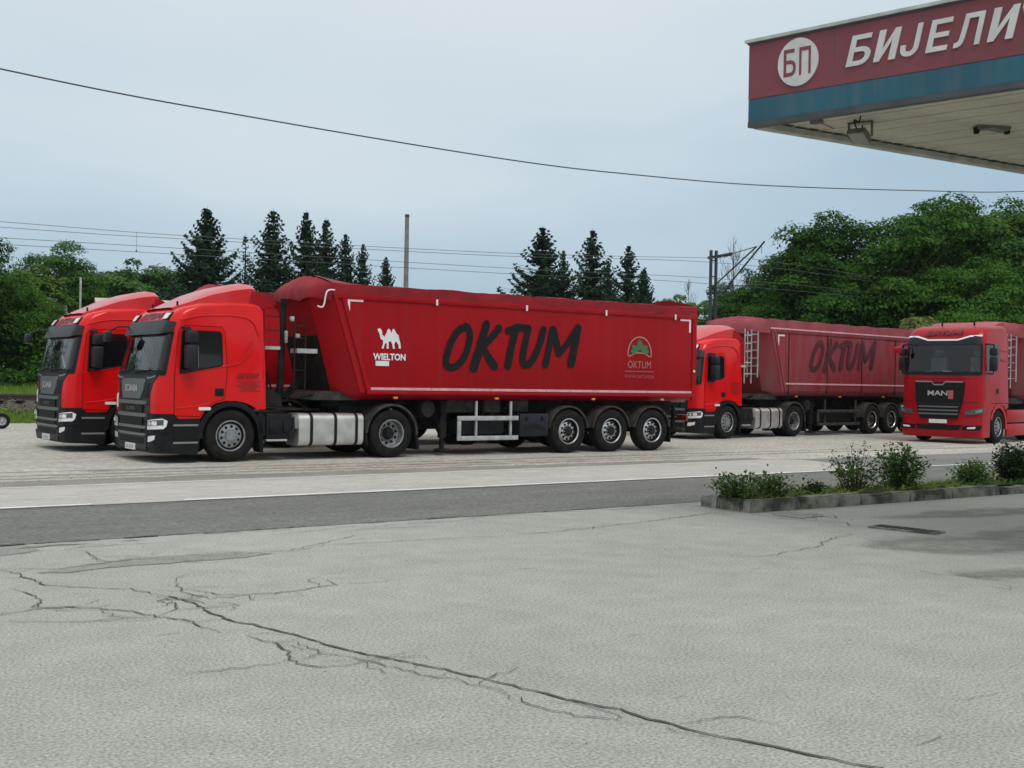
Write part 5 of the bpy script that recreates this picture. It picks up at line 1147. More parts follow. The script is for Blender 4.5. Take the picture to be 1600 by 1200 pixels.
mb.add(vs, [(i * 7 + j, (i + 1) * 7 + j, (i + 1) * 7 + j + 1, i * 7 + j + 1) for i in range(nx) for j in range(6)]); mb.obj('soil', 'soil', isl)

# railway bank behind the yard
RD = Vector((.972, -.235, 0)).normalized(); RN = Vector((.235, .972, 0)).normalized(); RP = Vector((10.0, 43.2, 0))
def rp(s, t, z): p = RP + RD * s + RN * t; return (p.x, p.y, z)
mb = MB(); vs = []; prof = [(-2.9, -.06), (-2.4, .02), (-1.7, .25), (-1.45, .42), (-.95, .66), (1.0, .66), (1.6, .55), (2.4, .62), (6, .72), (14, .9), (30, 1.05), (200, 2.0), (900, 4.0)]
ss = [-120, -60, -30] + [-16 + .5 * k for k in range(70)] + [30, 60, 120, 260, 600]
for s in ss:
    for t, z in prof:
        q = 0 if t > 20 else .05 * mnoise.noise(Vector((s * .8, t * 1.5, 0)))
        vs.append(rp(s, t, z + q - (.06 if abs(t) < 1.2 else 0)))
n = len(prof); bank = mb.add(vs, [(i * n + j, (i + 1) * n + j, (i + 1) * n + j + 1, i * n + j + 1) for i in range(len(ss) - 1) for j in range(n - 1)]).obj('railway_bank', 'grass_ground'); bank['kind'] = 'structure'
mb = MB(); vs = []; prof = [(-1.62, .30), (-1.25, .56), (-.9, .68), (.9, .68), (1.3, .55)]
for s in ss:
    for t, z in prof: vs.append(rp(s, t, z + .05 * mnoise.noise(Vector((s * 3.1, t * 4, 2)))))
n = len(prof); bl = mb.add(vs, [(i * n + j, (i + 1) * n + j, (i + 1) * n + j + 1, i * n + j + 1) for i in range(len(ss) - 1) for j in range(n - 1)]).obj('track_ballast', 'ballast'); bl['kind'] = 'structure'
# ballast stones along the visible stretch
bs = MB()
for i in range(1500):
    s, t = rr.uniform(-6, 12), rr.uniform(-1.75, -.75); z = .30 + (t + 1.62) * .52; c = rp(s, t, z); q = rr.uniform(.03, .075)
    vs = [(c[0] + rr.uniform(-q, q), c[1] + rr.uniform(-q, q), c[2] + rr.uniform(0, q * 1.3)) for _ in range(5)]
    bs.add(vs, [(0, 1, 2), (0, 2, 3), (0, 3, 4), (1, 2, 4), (1, 3, 4)])
tag(bs.obj('ballast_stones', 'ballast', None, smooth=0), 'brown ballast stones heaped along the railway track', 'stones', kind='stuff')
for t in (-.72, .72):
    mb = MB(); a = Vector(rp(-120, t, 0)); b = Vector(rp(260, t, 0))
    for w, z0, z1 in ((.07, .70, .725), (.012, .725, .82), (.036, .82, .87)):
        p = [a - RN * w, b - RN * w, b + RN * w, a + RN * w]
        mb.add([(v.x, v.y, z0) for v in p] + [(v.x, v.y, z1) for v in p], [(0, 3, 2, 1), (4, 5, 6, 7), (0, 1, 5, 4), (1, 2, 6, 5), (2, 3, 7, 6), (3, 0, 4, 7)])
    tag(mb.obj('rail', 'rail_steel', None, smooth=0), 'nearer rusty rail of the railway track on the bank' if t < 0 else 'farther rusty rail of the railway track on the bank', 'rail', 'rails of the railway track')
sl = MB()
for k in range(60):
    s = -14 + k * .62; a = Vector(rp(s, 0, .70)); vs = []
    for dz in (-.02, .015):
        for u, v in ((-.12, -1.25), (.12, -1.25), (.12, 1.25), (-.12, 1.25)): p = a + RD * u + RN * v; vs.append((p.x, p.y, .70 + dz))
    sl.add(vs, [(0, 3, 2, 1), (4, 5, 6, 7), (0, 1, 5, 4), (1, 2, 6, 5), (2, 3, 7, 6), (3, 0, 4, 7)])
tag(sl.obj('sleepers', 'sleeper', None, smooth=0), 'worn wooden sleepers bedded under the rails', 'sleepers', kind='stuff')

# ------------------------------------------------------------------ plants
def leaf_quads(P, Nn, size, jit=.5, aspect=.55):
    """numpy: leaf-sized quads at points P, facing roughly along Nn"""
    n = len(P); nn = Nn + rng.normal(0, jit, (n, 3)); nn /= np.linalg.norm(nn, axis=1, keepdims=True) + 1e-9
    r = rng.normal(0, 1, (n, 3)); u = r - nn * (r * nn).sum(1, keepdims=True); u /= np.linalg.norm(u, axis=1, keepdims=True) + 1e-9
    v = np.cross(nn, u); s = (size * rng.uniform(.6, 1.35, n))[:, None]
    V = np.stack([P - u * s, P - v * s * aspect + nn * s * .12, P + u * s, P + v * s * aspect + nn * s * .12], 1).reshape(-1, 3)
    return V
def quad_mesh(name, V, m):
    n = len(V) // 4; me = bpy.data.meshes.new(name); me.vertices.add(len(V)); me.vertices.foreach_set('co', V.astype(np.float32).ravel())
    me.loops.add(len(V)); me.loops.foreach_set('vertex_index', np.arange(len(V), dtype=np.int32))
    me.polygons.add(n); me.polygons.foreach_set('loop_start', np.arange(0, len(V), 4, dtype=np.int32)); me.polygons.foreach_set('loop_total', np.full(n, 4, np.int32))
    me.materials.append(MATS[m]); me.update(calc_edges=True); me.validate(); return me
def deciduous(seed, h, r, base, nclump, per, leaf, m, flat=.8):
    """returns (trunk mesh, crown mesh) of a broad-leaved tree of height h, crown radius r"""
    q = np.random.default_rng(seed); ch = (h - base) / 2; cz = base + ch; C = []
    k = 0
    while len(C) < nclump and k < nclump * 30:
        k += 1; d = q.normal(0, 1, 3); d /= np.linalg.norm(d); rad_ = q.uniform(.45, 1.0) ** .6
        lump = 1 + .28 * math.sin(d[0] * 3 + seed) * math.cos(d[1] * 3.3 + seed * 2) + .15 * math.sin(d[2] * 5 + seed)
        p = np.array([d[0] * r, d[1] * r, d[2] * ch]) * rad_ * lump * .88
        if p[2] < -ch * .9: continue
        C.append((p + (0, 0, cz), q.uniform(.40, 1.25) * r * .27))
    Ps, Ns = [], []
    for c, cr_ in C:
        n = int(per * (cr_ / (r * .23)) ** 2 * 1.35); d = q.normal(0, 1, (n, 3)); d /= np.linalg.norm(d, axis=1, keepdims=True)
        d[:, 2] = np.abs(d[:, 2]) * np.where(q.random(n) < .88, 1, -1)
        rr_ = (.55 + .50 * q.random(n) ** .6 + np.abs(q.normal(0, .13, n)))[:, None]
        P = c + d * rr_ * cr_ * np.array([1.15, 1.15, flat]); Ps.append(P)
        out_ = (c - np.array([0, 0, cz])); out_ /= np.linalg.norm(out_) + 1e-6
        Ns.append(d * .8 + out_ * .35 + np.array([0, 0, .55]))
    P = np.concatenate(Ps); Nn = np.concatenate(Ns)
    crown = quad_mesh('crown', leaf_quads(P, Nn, leaf, .45), m)
    mb = MB(); tr = h * .018 + .05
    mb.tube([(0, 0, -.2), (.03, 0, base * .5), (-.03, .04, base), (0, 0, base + ch * .8), (0, 0, h - ch * .35)], [tr * 1.25, tr, tr * .85, tr * .5, tr * .12], 8)
    for c, cr_ in C[::3]:
        z0 = max(base * .7, min(base + ch * .9, c[2] - .5 * math.hypot(c[0], c[1]))); mid = (c[0] * .5, c[1] * .5, z0 + (c[2] - z0) * .4)
        mb.tube([(0, 0, z0), mid, tuple(c)], [tr * .35, tr * .22, .015], 5, cap=False)
    tk = mb.obj('trunk', 'bark'); tm = tk.data; bpy.data.objects.remove(tk)
    return tm, crown
def conifer(seed, h, r, density, m, droop=.25, sparse=0.0, leaf=.13):
    q = random.Random(seed); pts, nr = [], []; mb = MB()
    mb.tube([(0, 0, -.2), (0, 0, h * .5), (.02, 0, h * .85), (0, 0, h)], [h * .013 + .04, h * .009, h * .004, .006], 7)
    z = h * .10
    while z < h * .985:
        t = (z - h * .1) / (h * .9); L = r * (1 - t) ** .95 * q.uniform(.80, 1.15) + .03; nb = max(4, int(8 * (1 - .4 * t)))
        a0 = q.uniform(0, 6.3)
        for b_ in range(nb):
            if q.random() < sparse: continue
            a = a0 + 2 * PI * b_ / nb + q.uniform(-.25, .25); l = L * q.uniform(.65, 1.15); ca, sa = math.cos(a), math.sin(a)
            up_ = .25 * (1 - t) * -1 + .5 * t; ns = max(3, int(l / .12))
            tip = None
            for k in range(1, ns + 1):
                f = k / ns; dz = l * (up_ * f * .6 - droop * math.sin(PI * f * .9) + .22 * f * f)
                c = (ca * l * f, sa * l * f, z + dz); tip = c
                wid = (1 - f * .75) * l * .30
                for _ in range(max(2, int(density * (2.0 + 3.2 * (1 - f))))):
                    w = q.uniform(-1, 1) * wid; pts.append((c[0] - sa * w, c[1] + ca * w, c[2] - abs(w) * .35 - q.uniform(0, .12))); nr.append((ca * .3, sa * .3, .8))
            if l > r * .3: mb.tube([(0, 0, z), tip], [.025, .006], 4, cap=False)
        z += h * .0175 * q.uniform(.8, 1.3) * (1 + .4 * sparse)
    P = np.array(pts); Nn = np.array(nr)
    crown = quad_mesh('crown', leaf_quads(P, Nn, leaf, .5, .5), m)
    tk = mb.obj('trunk', 'bark'); tm = tk.data; bpy.data.objects.remove(tk)
    return tm, crown
def plant_tree(name, kit, loc, sc, yaw, label, group, cat='tree', sz=None):
    t = empty(name, loc, yaw); t.scale = (sc, sc, sz or sc); tag(t, label, cat, group)
    link('trunk', kit[0], t); link('crown', kit[1], t)
    return t

# ------------------------------------------------------------------ trucks in the yard
TRUCKS = [((9.08, 21.90), 0.0), ((8.50, 25.76), 0.0), ((26.66, 25.80), 7.0), ((33.62, 21.14), 12.0)]
tr1 = tractor_a(); tr1.location = (*TRUCKS[0][0], 0)
tag(tr1, 'red tractor unit with black grille, nearest the road at the front of the row', 'truck', 'red tractor units')
tr2 = copy_tree(tr1); tr2.location = (*TRUCKS[1][0], 0)
tag(tr2, 'red tractor unit standing leftmost, partly hidden behind the nearest truck', 'truck', 'red tractor units')
tr3 = copy_tree(tr1); tr3.location = (*TRUCKS[2][0], 0); tr3.rotation_euler.z = rad(TRUCKS[2][1])
tag(tr3, 'red tractor unit with its nose tucked behind the nearest trailer tail', 'truck', 'red tractor units')
tr4 = tractor_b(); tr4.location = (*TRUCKS[3][0], 0); tr4.rotation_euler.z = rad(TRUCKS[3][1])
tag(tr4, 'red tractor unit with white light bar and trapezoid grille at right edge', 'truck', 'red tractor units')
# the second truck keeps a long paper strip on its dashboard, the first a green note
def cab_of(t): return [c for c in t.children if c.name.startswith('cab')][0]
MB().add([(-1.37, .42, 1.78), (-1.37, .50, 1.76), (-1.31, .98, 2.02), (-1.31, .92, 2.06), (-1.36, .42, 1.78), (-1.36, .50, 1.76), (-1.30, .98, 2.02), (-1.30, .92, 2.06)], [(0, 1, 2, 3), (7, 6, 5, 4), (0, 4, 5, 1), (1, 5, 6, 2), (2, 6, 7, 3), (3, 7, 4, 0)]).obj('paper_strip', 'paper', cab_of(tr2), smooth=0)
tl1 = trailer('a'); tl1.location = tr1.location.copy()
tag(tl1, 'long red tipper trailer with camel emblem and big black brush lettering', 'trailer', 'red tipper trailers')
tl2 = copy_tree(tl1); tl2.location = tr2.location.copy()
tag(tl2, 'red tipper trailer mostly hidden behind the nearest trailer, seen between the cabs', 'trailer', 'red tipper trailers')
for c in list(tl2.children):
    if c.name.split('.')[0] in ('camel_emblem', 'lettering', 'name_sticker', 'small_print', 'brush_lettering'): bpy.data.objects.remove(c)
tl3 = trailer('b'); tl3.location = tr3.location.copy(); tl3.rotation_euler.z = rad(TRUCKS[2][1])
tag(tl3, 'dusty dull red tipper trailer with faded lettering and ladders, in the middle distance', 'trailer', 'red tipper trailers')
tl4 = copy_tree(tl3); tl4.location = tr4.location.copy(); tl4.rotation_euler.z = rad(TRUCKS[3][1])
tag(tl4, 'red tipper trailer cut off by the right edge behind the rightmost cab', 'trailer', 'red tipper trailers')
# a further trailer parked behind, only its heaped cover shows
t5 = empty('tipper_trailer', (22.6, 31.0, 0)); tag(t5, 'pale dusty heaped trailer cover peeking over the nearest trailer', 'trailer', 'red tipper trailers')
tarp_mesh(0.0, 6.6, 3.45, 3.75, 3.95, lambda y: -.25, hump=.42, seed=5).obj('tarpaulin', 'tarp_dusty', t5, smooth=60)
mb = MB(); mb.prism([(0, 3.5), (6.6, 3.5), (6.6, 1.3), (.7, 1.3)], 'y', 0, 2.5); mb.obj('body', 'body_red_dusty', t5)
MB().box(.5, 6.4, .75, 1.75, .9, 1.29).obj('frame', 'chassis_black', t5)
for x in (3.6, 4.9):
    for y, s in ((0, 1), (2.5, -1)): wheel(t5, x, y, s, 'trailer')

# small cart at the left edge of the yard
ct = empty('hand_cart', (8.24, 36.7, 0)); tag(ct, 'low cart with a small black wheel cut off by left edge', 'cart')
for y, s in ((0.0, 1), (1.3, -1)):
    wv = empty('wheel', (0, y, .225)); wv.parent = ct
    MB().lathe([(.12, .02), (.14, -.01), (.19, -.015), (.215, .0), (.225, .03), (.225, .10), (.21, .13), (.12, .12)], (0, 0, 0), 'y', 28, sgn=s).obj('tyre', 'tyre', wv)
    MB().lathe([(.125, .015), (.115, .02), (.10, .04), (.05, .03), (.04, .0), (0, -.005)], (0, 0, 0), 'y', 24, sgn=s).obj('rim', 'guard_grey', wv)
MB().tube([(0, .1, .225), (0, 1.2, .225)], .03, 8).obj('axle', 'chassis_black', ct)
MB().box(-1.9, -.05, .16, .22, .2, .26).box(-1.9, -.05, 1.08, 1.14, .2, .26).box(-1.9, -1.84, .22, 1.08, .2, .26).obj('frame', 'chassis_black', ct)
MB().box(-1.9, -.45, .12, 1.18, .265, .30).obj('deck', 'sleeper', ct)

# ------------------------------------------------------------------ fuel station canopy
CW = Vector((.202, -.979, 0)).normalized(); CV = Vector((.9973, -.0732, 0)).normalized(); C0 = Vector((10.0, 9.45, 0))
can = empty('station_canopy', (C0.x, C0.y, 0)); tag(can, 'flat fuel station canopy with faded red and blue fascia', 'canopy')
LU, LS = 12.6, 9.5
def cp(u, s, z): return CW * u + CV * s + Vector((0, 0, z))
def slab(u0, u1, s0, s1, z0, z1):
    q = [(u0, s0), (u1, s0), (u1, s1), (u0, s1)]
    return MB().add([cp(u, s, z0) for u, s in q] + [cp(u, s, z1) for u, s in q], [(0, 3, 2, 1), (4, 5, 6, 7), (0, 1, 5, 4), (1, 2, 6, 5), (2, 3, 7, 6), (3, 0, 4, 7)])
slab(.03, LU, .06, LS, 4.70, 5.50).obj('roof_box', 'soffit_gap', can, smooth=0)
xs = [0.0, 1.05, 2.35, 3.65, 4.95, 6.25, 7.55, 8.85, 10.15, 11.45, LU]
for a, b in zip(xs, xs[1:]):
    slab(a + .0006, b - .0006, 0.0, .05, 4.892, 5.52).obj('red_panel', 'canopy_red', can, smooth=0)
    slab(a + .0006, b - .0006, .004, .05, 4.64, 4.888).obj('blue_panel', 'canopy_blue', can, smooth=0)
slab(.003, LU, -.006, .10, 4.575, 4.637).obj('lower_trim', 'canopy_trim', can, smooth=0)
slab(-.03, LU, -.035, .25, 5.525, 5.56).obj('roof_cap', 'canopy_cap', can, smooth=0)
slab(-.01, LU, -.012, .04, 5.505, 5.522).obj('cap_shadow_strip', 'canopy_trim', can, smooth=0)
# the end that faces the road
slab(0.0, .028, .055, LS, 4.892, 5.52).obj('end_panel', 'canopy_red', can, smooth=0)
slab(0.004, .028, .055, LS, 4.64, 4.888).obj('end_panel', 'canopy_blue', can, smooth=0)
slab(-.004, .125, .105, LS, 4.572, 4.637).obj('edge_beam', 'canopy_cap', can, smooth=0)
slab(-.03, .0, .26, LS, 5.525, 5.56).obj('roof_cap', 'canopy_cap', can, smooth=0)
# ceiling slats
q = slab(.13, LU - .05, 0.0, .188, 4.640, 4.665).obj('slat', 'soffit', can, smooth=0); q.location = CV * .12
for i in range(1, 46):
    c = q.copy(); COL.objects.link(c); c.parent = can; c.location = CV * (.12 + .203 * i) + Vector((0, 0, .003 * math.sin(i * 2.7)))
q = slab(.13, .19, .02, .165, 4.632, 4.639).obj('slat_end', 'soffit_gap', can, smooth=0); q.location = CV * .12
for i in range(1, 46):
    c = q.copy(); COL.objects.link(c); c.parent = can; c.location = CV * (.12 + .203 * i)
# emblem and letters on the fascia
fmc = plane_map((0, 0, 0), CW, (0, 0, 1))
dpts = [(.625 + .245 * math.cos(2 * PI * k / 40), 5.212 + .262 * math.sin(2 * PI * k / 40)) for k in range(40)]
em = panel(dpts, fmc, .02, .02, 5, 5).obj('emblem_disc', 'sign_letter', can, smooth=0)
for ch, u0, u1 in (('Б', .455, .605), ('П', .645, .785)): lay(text_mesh(ch, u1 - u0, .30, .012), fmc, (u0, 5.065), .023).obj('letter', 'canopy_red', em, smooth=0)
def solid_letter(vf, org):
    me = bpy.data.meshes.new('letter'); mb = lay(vf, fmc, org, .018); me.from_pydata(mb.v, [], mb.f)
    bm = bmesh.new(); bm.from_mesh(me); bmesh.ops.remove_doubles(bm, verts=bm.verts, dist=1e-5)
    r_ = bmesh.ops.extrude_face_region(bm, geom=bm.faces[:]); nrm = fmc(0, 0)[1]
    for v in r_['geom']:
        if isinstance(v, bmesh.types.BMVert): v.co -= nrm * .016
    bmesh.ops.recalc_face_normals(bm, faces=bm.faces[:]); bm.to_mesh(me); bm.free(); me.materials.append(MATS['sign_letter']); link('letter', me, can)
LH, SL = .318, .075          # letter height and slant
def cyr_i(w):                # one outline: two stems and the rising diagonal
    s = .072; k = lambda x, y: (x + SL * y / LH, y); W_ = w - SL
    P = [k(0, 0), k(s * .85, 0), k(W_ - s, LH - .115), k(W_ - s, 0), k(W_, 0), k(W_, LH), k(W_ - s * .85, LH), k(s, .115), k(s, LH), k(0, LH)]
    return P, [(0, 1, 7), (0, 7, 8, 9), (1, 2, 6, 7), (2, 3, 4), (2, 4, 5, 6)]
for ch, u0, u1 in (('Б', 1.19, 1.49), ('И', 1.50, 1.81), ('Ј', 1.795, 2.04), ('Е', 2.06, 2.35), ('Л', 2.345, 2.67), ('И', 2.68, 3.0), ('Ћ', 3.02, 3.36)):
    solid_letter(cyr_i(u1 - u0) if ch == 'И' else text_mesh(ch, u1 - u0, LH, .018, .22), (u0, 5.06))
# columns that carry it, to the right of the view
for u, s in ((4.5, 8.6), (9.5, 8.6)):
    p = cp(u, s, 0); MB().bbox(p.x - .18, p.x + .18, p.y - .18, p.y + .18, 0, 4.7, .02).obj('column', 'canopy_cap', can)
def flood(u, s, yaw, tilt, name, label, broken=False):
    p = C0 + cp(u, s, 4.64); f = empty(name, p, yaw); tag(f, label, 'floodlight', 'floodlights under the canopy')
    if not broken:
        mb = MB(); mb.prism([(-.13, -.02), (-.10, .05), (.10, .05), (.13, -.02)], 'y', -.10, .10); h = mb.obj('housing', 'lamp_housing', f); h.location = (-.05, 0, -.17); h.rotation_euler = (0, rad(tilt), 0)
        g = MB().box(-.115, .115, -.085, .085, -.028, -.021).obj('lens', 'lamp_lens', h)
        for y in (-.13, .13): MB().box(-.02, .02, y - .008, y + .008, -.17, -.0).obj('bracket_arm', 'lamp_housing', f)
        MB().box(-.03, .03, -.138, .138, -.012, .0).obj('bracket_plate', 'lamp_housing', f)
        MB().tube(smooth_path([(.14, .02, -.01), (.17, .05, -.10), (.15, 0, -.20), (.06, 0, -.16)], 4), .008, 6).obj('cable', 'rubber', f)
        MB().tube(smooth_path([(-.30, -.10, -.0), (-.24, -.06, -.05), (-.22, 0, -.02), (-.10, 0, -.12)], 4), .008, 6).obj('cable', 'rubber', f)
    else:
        MB().prism([(-.2, -.0), (-.19, -.05), (-.02, -.03), (.16, -.055), (.19, -.02), (.17, 0)], 'y', -.07, .07).obj('base_plate', 'lamp_housing', f)
        MB().bbox(-.21, -.16, -.03, .03, -.09, -.02, .008).obj('lamp_socket', 'rim_dark', f); MB().bbox(.15, .2, -.03, .03, -.08, -.02, .008).obj('lamp_socket', 'rim_dark', f)
    return f
flood(.77, .79, 20, 18, 'floodlight', 'tilted floodlight with loose cable hanging near the canopy corner')
flood(1.50, 1.94, -30, 0, 'broken_fixture', 'flat broken lamp fitting deeper under the canopy ceiling', True)
bx = C0 + cp(.57, .36, 4.64); jb = empty('junction_box', bx, -70); tag(jb, 'small dark junction box on the canopy ceiling near corner', 'junction box')
MB().bbox(-.07, .07, -.035, .035, -.05, 0, .01).obj('box', 'lamp_housing', jb); MB().tube([(0, .03, -.02), (.02, .5, -.012)], .006, 5).obj('conduit', 'lamp_housing', jb)

# ------------------------------------------------------------------ wires, mast, posts
mb = MB().tube(smooth_path([(-14, 20, 8.2), (-4, 20, 7.05), (4.37, 20, 6.42), (8.66, 20, 6.26), (14.27, 20, 6.19), (17.77, 20, 6.28), (21.9, 20, 6.50), (28.25, 20, 7.05), (32.9, 20, 7.53), (42, 20, 8.8)], 10), .0125, 6)
tag(mb.obj('power_cable', 'wire_dark'), 'single thick cable sagging right across the sky above the trucks', 'cable')
def wire(tab, name, label, r=.0095, m='wire_grey'):
    p = smooth_path([rp(s, t, z) for s, t, z in tab], 8); tag(MB().tube(p, r, 5).obj(name, m), label, 'wire', 'overhead railway wires')
wire([(-45, 0, 7.9), (-20, 0, 7.1), (-.5, 0, 6.75), (5.9, 0, 6.65), (17.8, 0, 6.72), (27.4, .05, 7.05), (30, .6, 7.2), (45, 6, 6.9), (70, 22, 6.7)], 'catenary_wire', 'topmost of the four thin railway wires behind the trucks')
wire([(-45, .2, 7.7), (-20, .2, 6.9), (-.1, .2, 6.58), (5.9, .2, 6.55), (17.8, .2, 6.62), (29.1, .3, 6.88), (45, 6.2, 6.7), (70, 22, 6.6)], 'catenary_wire', 'second from top of the four thin railway wires')
wire([(-45, 0, 6.25), (.1, 0, 6.2), (17.8, 0, 6.13), (29.7, .4, 6.2), (45, 6, 6.2), (70, 22, 6.2)], 'contact_wire', 'third from top of the four thin railway wires')
wire([(-45, .2, 6.05), (.2, .2, 6.0), (17.8, .2, 5.93), (27.5, .3, 5.97), (45, 6.2, 6.0), (70, 22, 6.0)], 'contact_wire', 'lowest of the four thin railway wires')
a = rp(4.0, .1, 6.7); b = rp(4.0, .1, 6.02); mb = MB().tube([a, b], .006, 5); c_ = Vector(b); mb.lathe([(0, -.04), (.04, 0), (0, .04)], c_, 'z', 6)
tag(mb.obj('wire_dropper', 'wire_grey'), 'thin vertical dropper linking the wires above the leftmost cab', 'dropper')
ms = empty('catenary_mast', (40.26, 40.05, .6), math.degrees(math.atan2(-RN.y, -RN.x))); tag(ms, 'dark blue steel railway mast with slanted arms reaching over the track', 'mast')
# local +x points over the track
for y in (-.14, .14): MB().box(-.07, .07, y - .045, y + .045, -.3, 7.3).obj('post', 'mast_steel', ms)
for z in [.8 + .75 * k for k in range(9)]: MB().box(-.02, .02, -.093, .093, z, z + .05).obj('lattice_bar', 'mast_steel', ms)
MB().box(-.45, .95, -.05, .05, 6.93, 7.05).obj('cross_arm', 'mast_steel', ms); MB().box(-.5, 1.1, -.05, .05, 5.24, 5.36).obj('cross_arm', 'mast_steel', ms)
for c0, c1 in (((.98, 0, 6.99), (1.5, 0, 7.0)), ((1.1, 0, 5.36), (1.55, 0, 5.72)), ((-.15, 0, 5.45), (.05, 0, 5.62))):
    v0, v1 = Vector(c0), Vector(c1); pr = [(.03 if k % 2 else .085) for k in range(9)]
    MB().tube([v0 + (v1 - v0) * k / 8 for k in range(9)], pr, 10).obj('insulator', 'insulator', ms, smooth=20)
MB().tube([(1.5, 0, 7.0), (3.55, 0, 7.14)], .02, 6).obj('stay', 'mast_steel', ms)
MB().tube([(1.55, 0, 5.72), (4.15, 0, 7.30)], .04, 8).obj('slanted_arm', 'mast_steel', ms); MB().tube([(.0, 0, 5.6), (3.55, 0, 7.14)], .035, 8).obj('slanted_arm', 'mast_steel', ms)
MB().tube([(3.3, 0, 7.0), (3.3, 0, 6.6)], .012, 5).tube([(3.95, 0, 7.2), (3.95, 0, 6.8)], .012, 5).tube([(1.6, 0, 5.55), (4.2, 0, 5.42)], .018, 6).obj('registration_arm', 'mast_steel', ms)
po = empty('concrete_post', (28.6, 48.45, .6)); tag(po, 'plain tall grey concrete post rising above the nearest trailer', 'post')
MB().tube([(0, 0, -.3), (0, 0, 8.64)], [.15, .095], 10).obj('shaft', 'post_concrete', po); MB().lathe([(.0, .0), (.105, .0), (.105, .12), (0, .14)], (0, 0, 8.6), 'z', 10).obj('cap', 'mast_steel', po)
bd = empty('white_board', (16.2, 62.2, .9), 20); tag(bd, 'white blank board on a post behind the leftmost cab roof', 'board', 'white boards by the trees')
MB().add([(-.30, -.02, 3.45), (.26, -.02, 3.45), (.34, -.02, 4.45), (-.32, -.02, 4.48), (-.30, .02, 3.45), (.26, .02, 3.45), (.34, .02, 4.45), (-.32, .02, 4.48)], [(0, 1, 2, 3), (7, 6, 5, 4), (0, 4, 5, 1), (1, 5, 6, 2), (2, 6, 7, 3), (3, 7, 4, 0)]).obj('panel', 'board_white', bd, smooth=0); MB().tube([(0, .05, -.2), (0, .05, 4.2)], .04, 8).obj('post', 'post_concrete', bd)
bd = empty('white_board', (16.9, 62.3, .9), -15); tag(bd, 'small tilted white board right of the larger board', 'board', 'white boards by the trees')
MB().add([(-.11, -.02, 3.75), (.11, -.02, 3.72), (.08, -.02, 4.14), (-.16, -.02, 4.16), (-.11, .02, 3.75), (.11, .02, 3.72), (.08, .02, 4.14), (-.16, .02, 4.16)], [(0, 1, 2, 3), (7, 6, 5, 4), (0, 4, 5, 1), (1, 5, 6, 2), (2, 6, 7, 3), (3, 7, 4, 0)]).obj('panel', 'board_white', bd, smooth=0); MB().tube([(0, .05, -.2), (0, .05, 4.0)], .03, 8).obj('post', 'post_concrete', bd)
tp = empty('thin_post', (17.5, 61.8, .9)); tag(tp, 'thin pale pole standing behind the leftmost cab', 'pole'); MB().tube([(0, 0, -.2), (0, 0, 5.55)], .055, 8).obj('shaft', 'canopy_cap', tp)
sh = empty('shed', (19.3, 55.6, .75), math.degrees(math.atan2(RD.y, RD.x))); tag(sh, 'low cream shed with pale roof hidden behind the cabs', 'shed')
MB().box(-2.6, 3.2, -2, 2, -.2, 3.55).obj('wall', 'cream_wall', sh, smooth=0); MB().prism([(-2.3, 3.52), (0, 4.25), (2.3, 3.52), (2.3, 3.62), (0, 4.38), (-2.3, 3.62)], 'x', -2.8, 3.4).obj('roof', 'roof_sheet', sh, smooth=0)
for x in (-1.6, .2, 1.9): f = MB().box(x - .45, x + .45, -2.03, -2.0, 1.4, 2.5).obj('window', 'window_dark', sh, smooth=0)

# ------------------------------------------------------------------ trees
kits = [deciduous(21, 10, 3.8, 1.0, 135, 280, .10, 'leaf_oak', .70), deciduous(22, 10, 3.6, .8, 130, 280, .10, 'leaf_oak', .70), deciduous(23, 10, 4.0, 1.2, 140, 280, .105, 'leaf_oak', .70)]
klight = deciduous(31, 8, 2.4, .9, 90, 150, .13, 'leaf_light'); kyel = deciduous(33, 5, 1.5, .5, 60, 130, .09, 'leaf_yellow'); kfar = deciduous(35, 9, 3.2, .8, 110, 150, .16, 'leaf_far')
G1 = 'broad-leaved trees behind the rightmost trucks'
plant_tree('broadleaf_tree', kits[0], (48.0, 43.0, .9), .72, 20, 'lowest leafy tree at the left end of the right-hand grove', G1)
plant_tree('broadleaf_tree', kits[1], (48.6, 40.6, .9), .95, 140, 'leafy tree second from the left end of the right-hand grove', G1)
plant_tree('broadleaf_tree', kits[2], (51.6, 38.6, .9), .99, 250, 'broad leafy tree in the middle of the right-hand grove', G1)
plant_tree('broadleaf_tree', kits[0], (57.4, 39.0, .9), 1.10, 75, 'tallest leafy tree of the right-hand grove', G1)
plant_tree('broadleaf_tree', kits[1], (61.0, 37.5, .9), 1.11, 300, 'leafy tree at the right edge below the canopy', G1)
plant_tree('broadleaf_tree', kits[2], (47.6, 45.4, .9), .60, 10, 'small leafy tree at the far left foot of the right-hand grove', G1)
plant_tree('broadleaf_tree', kits[2], (52.5, 34.6, .9), .70, 310, 'leafy tree low behind the rightmost cab', G1)
plant_tree('pale_tree', klight, (60.2, 40.4, .9), 1.50, 30, 'bright lime green treetop rising above the right-hand grove', G1)
plant_tree('small_yellow_tree', kyel, (43.2, 30.6, 0), 1.0, 0, 'small bright yellow green tree just above the rightmost cab', None)
GL = 'leafy trees at the left edge'
plant_tree('broadleaf_tree', kits[1], (9.9, 55.2, .9), .82, 60, 'dark leafy tree cut off by the left edge', GL)
plant_tree('pale_tree', klight, (15.2, 63.0, 1.0), .80, 0, 'pale yellowish tree beside the dark tree at left', GL)
plant_tree('broadleaf_tree', kits[2], (18.2, 69.0, 1.0), .74, 200, 'round topped dark tree left of the distant hill', GL)
plant_tree('broadleaf_tree', kits[0], (13.6, 58.5, .9), .52, 120, 'dark low tree just behind the leftmost cab', GL)
plant_tree('far_tree', kfar, (27.6, 86.0, 1.2), .84, 15, 'mid green tree right of the distant hill', 'leafy trees behind the yard')
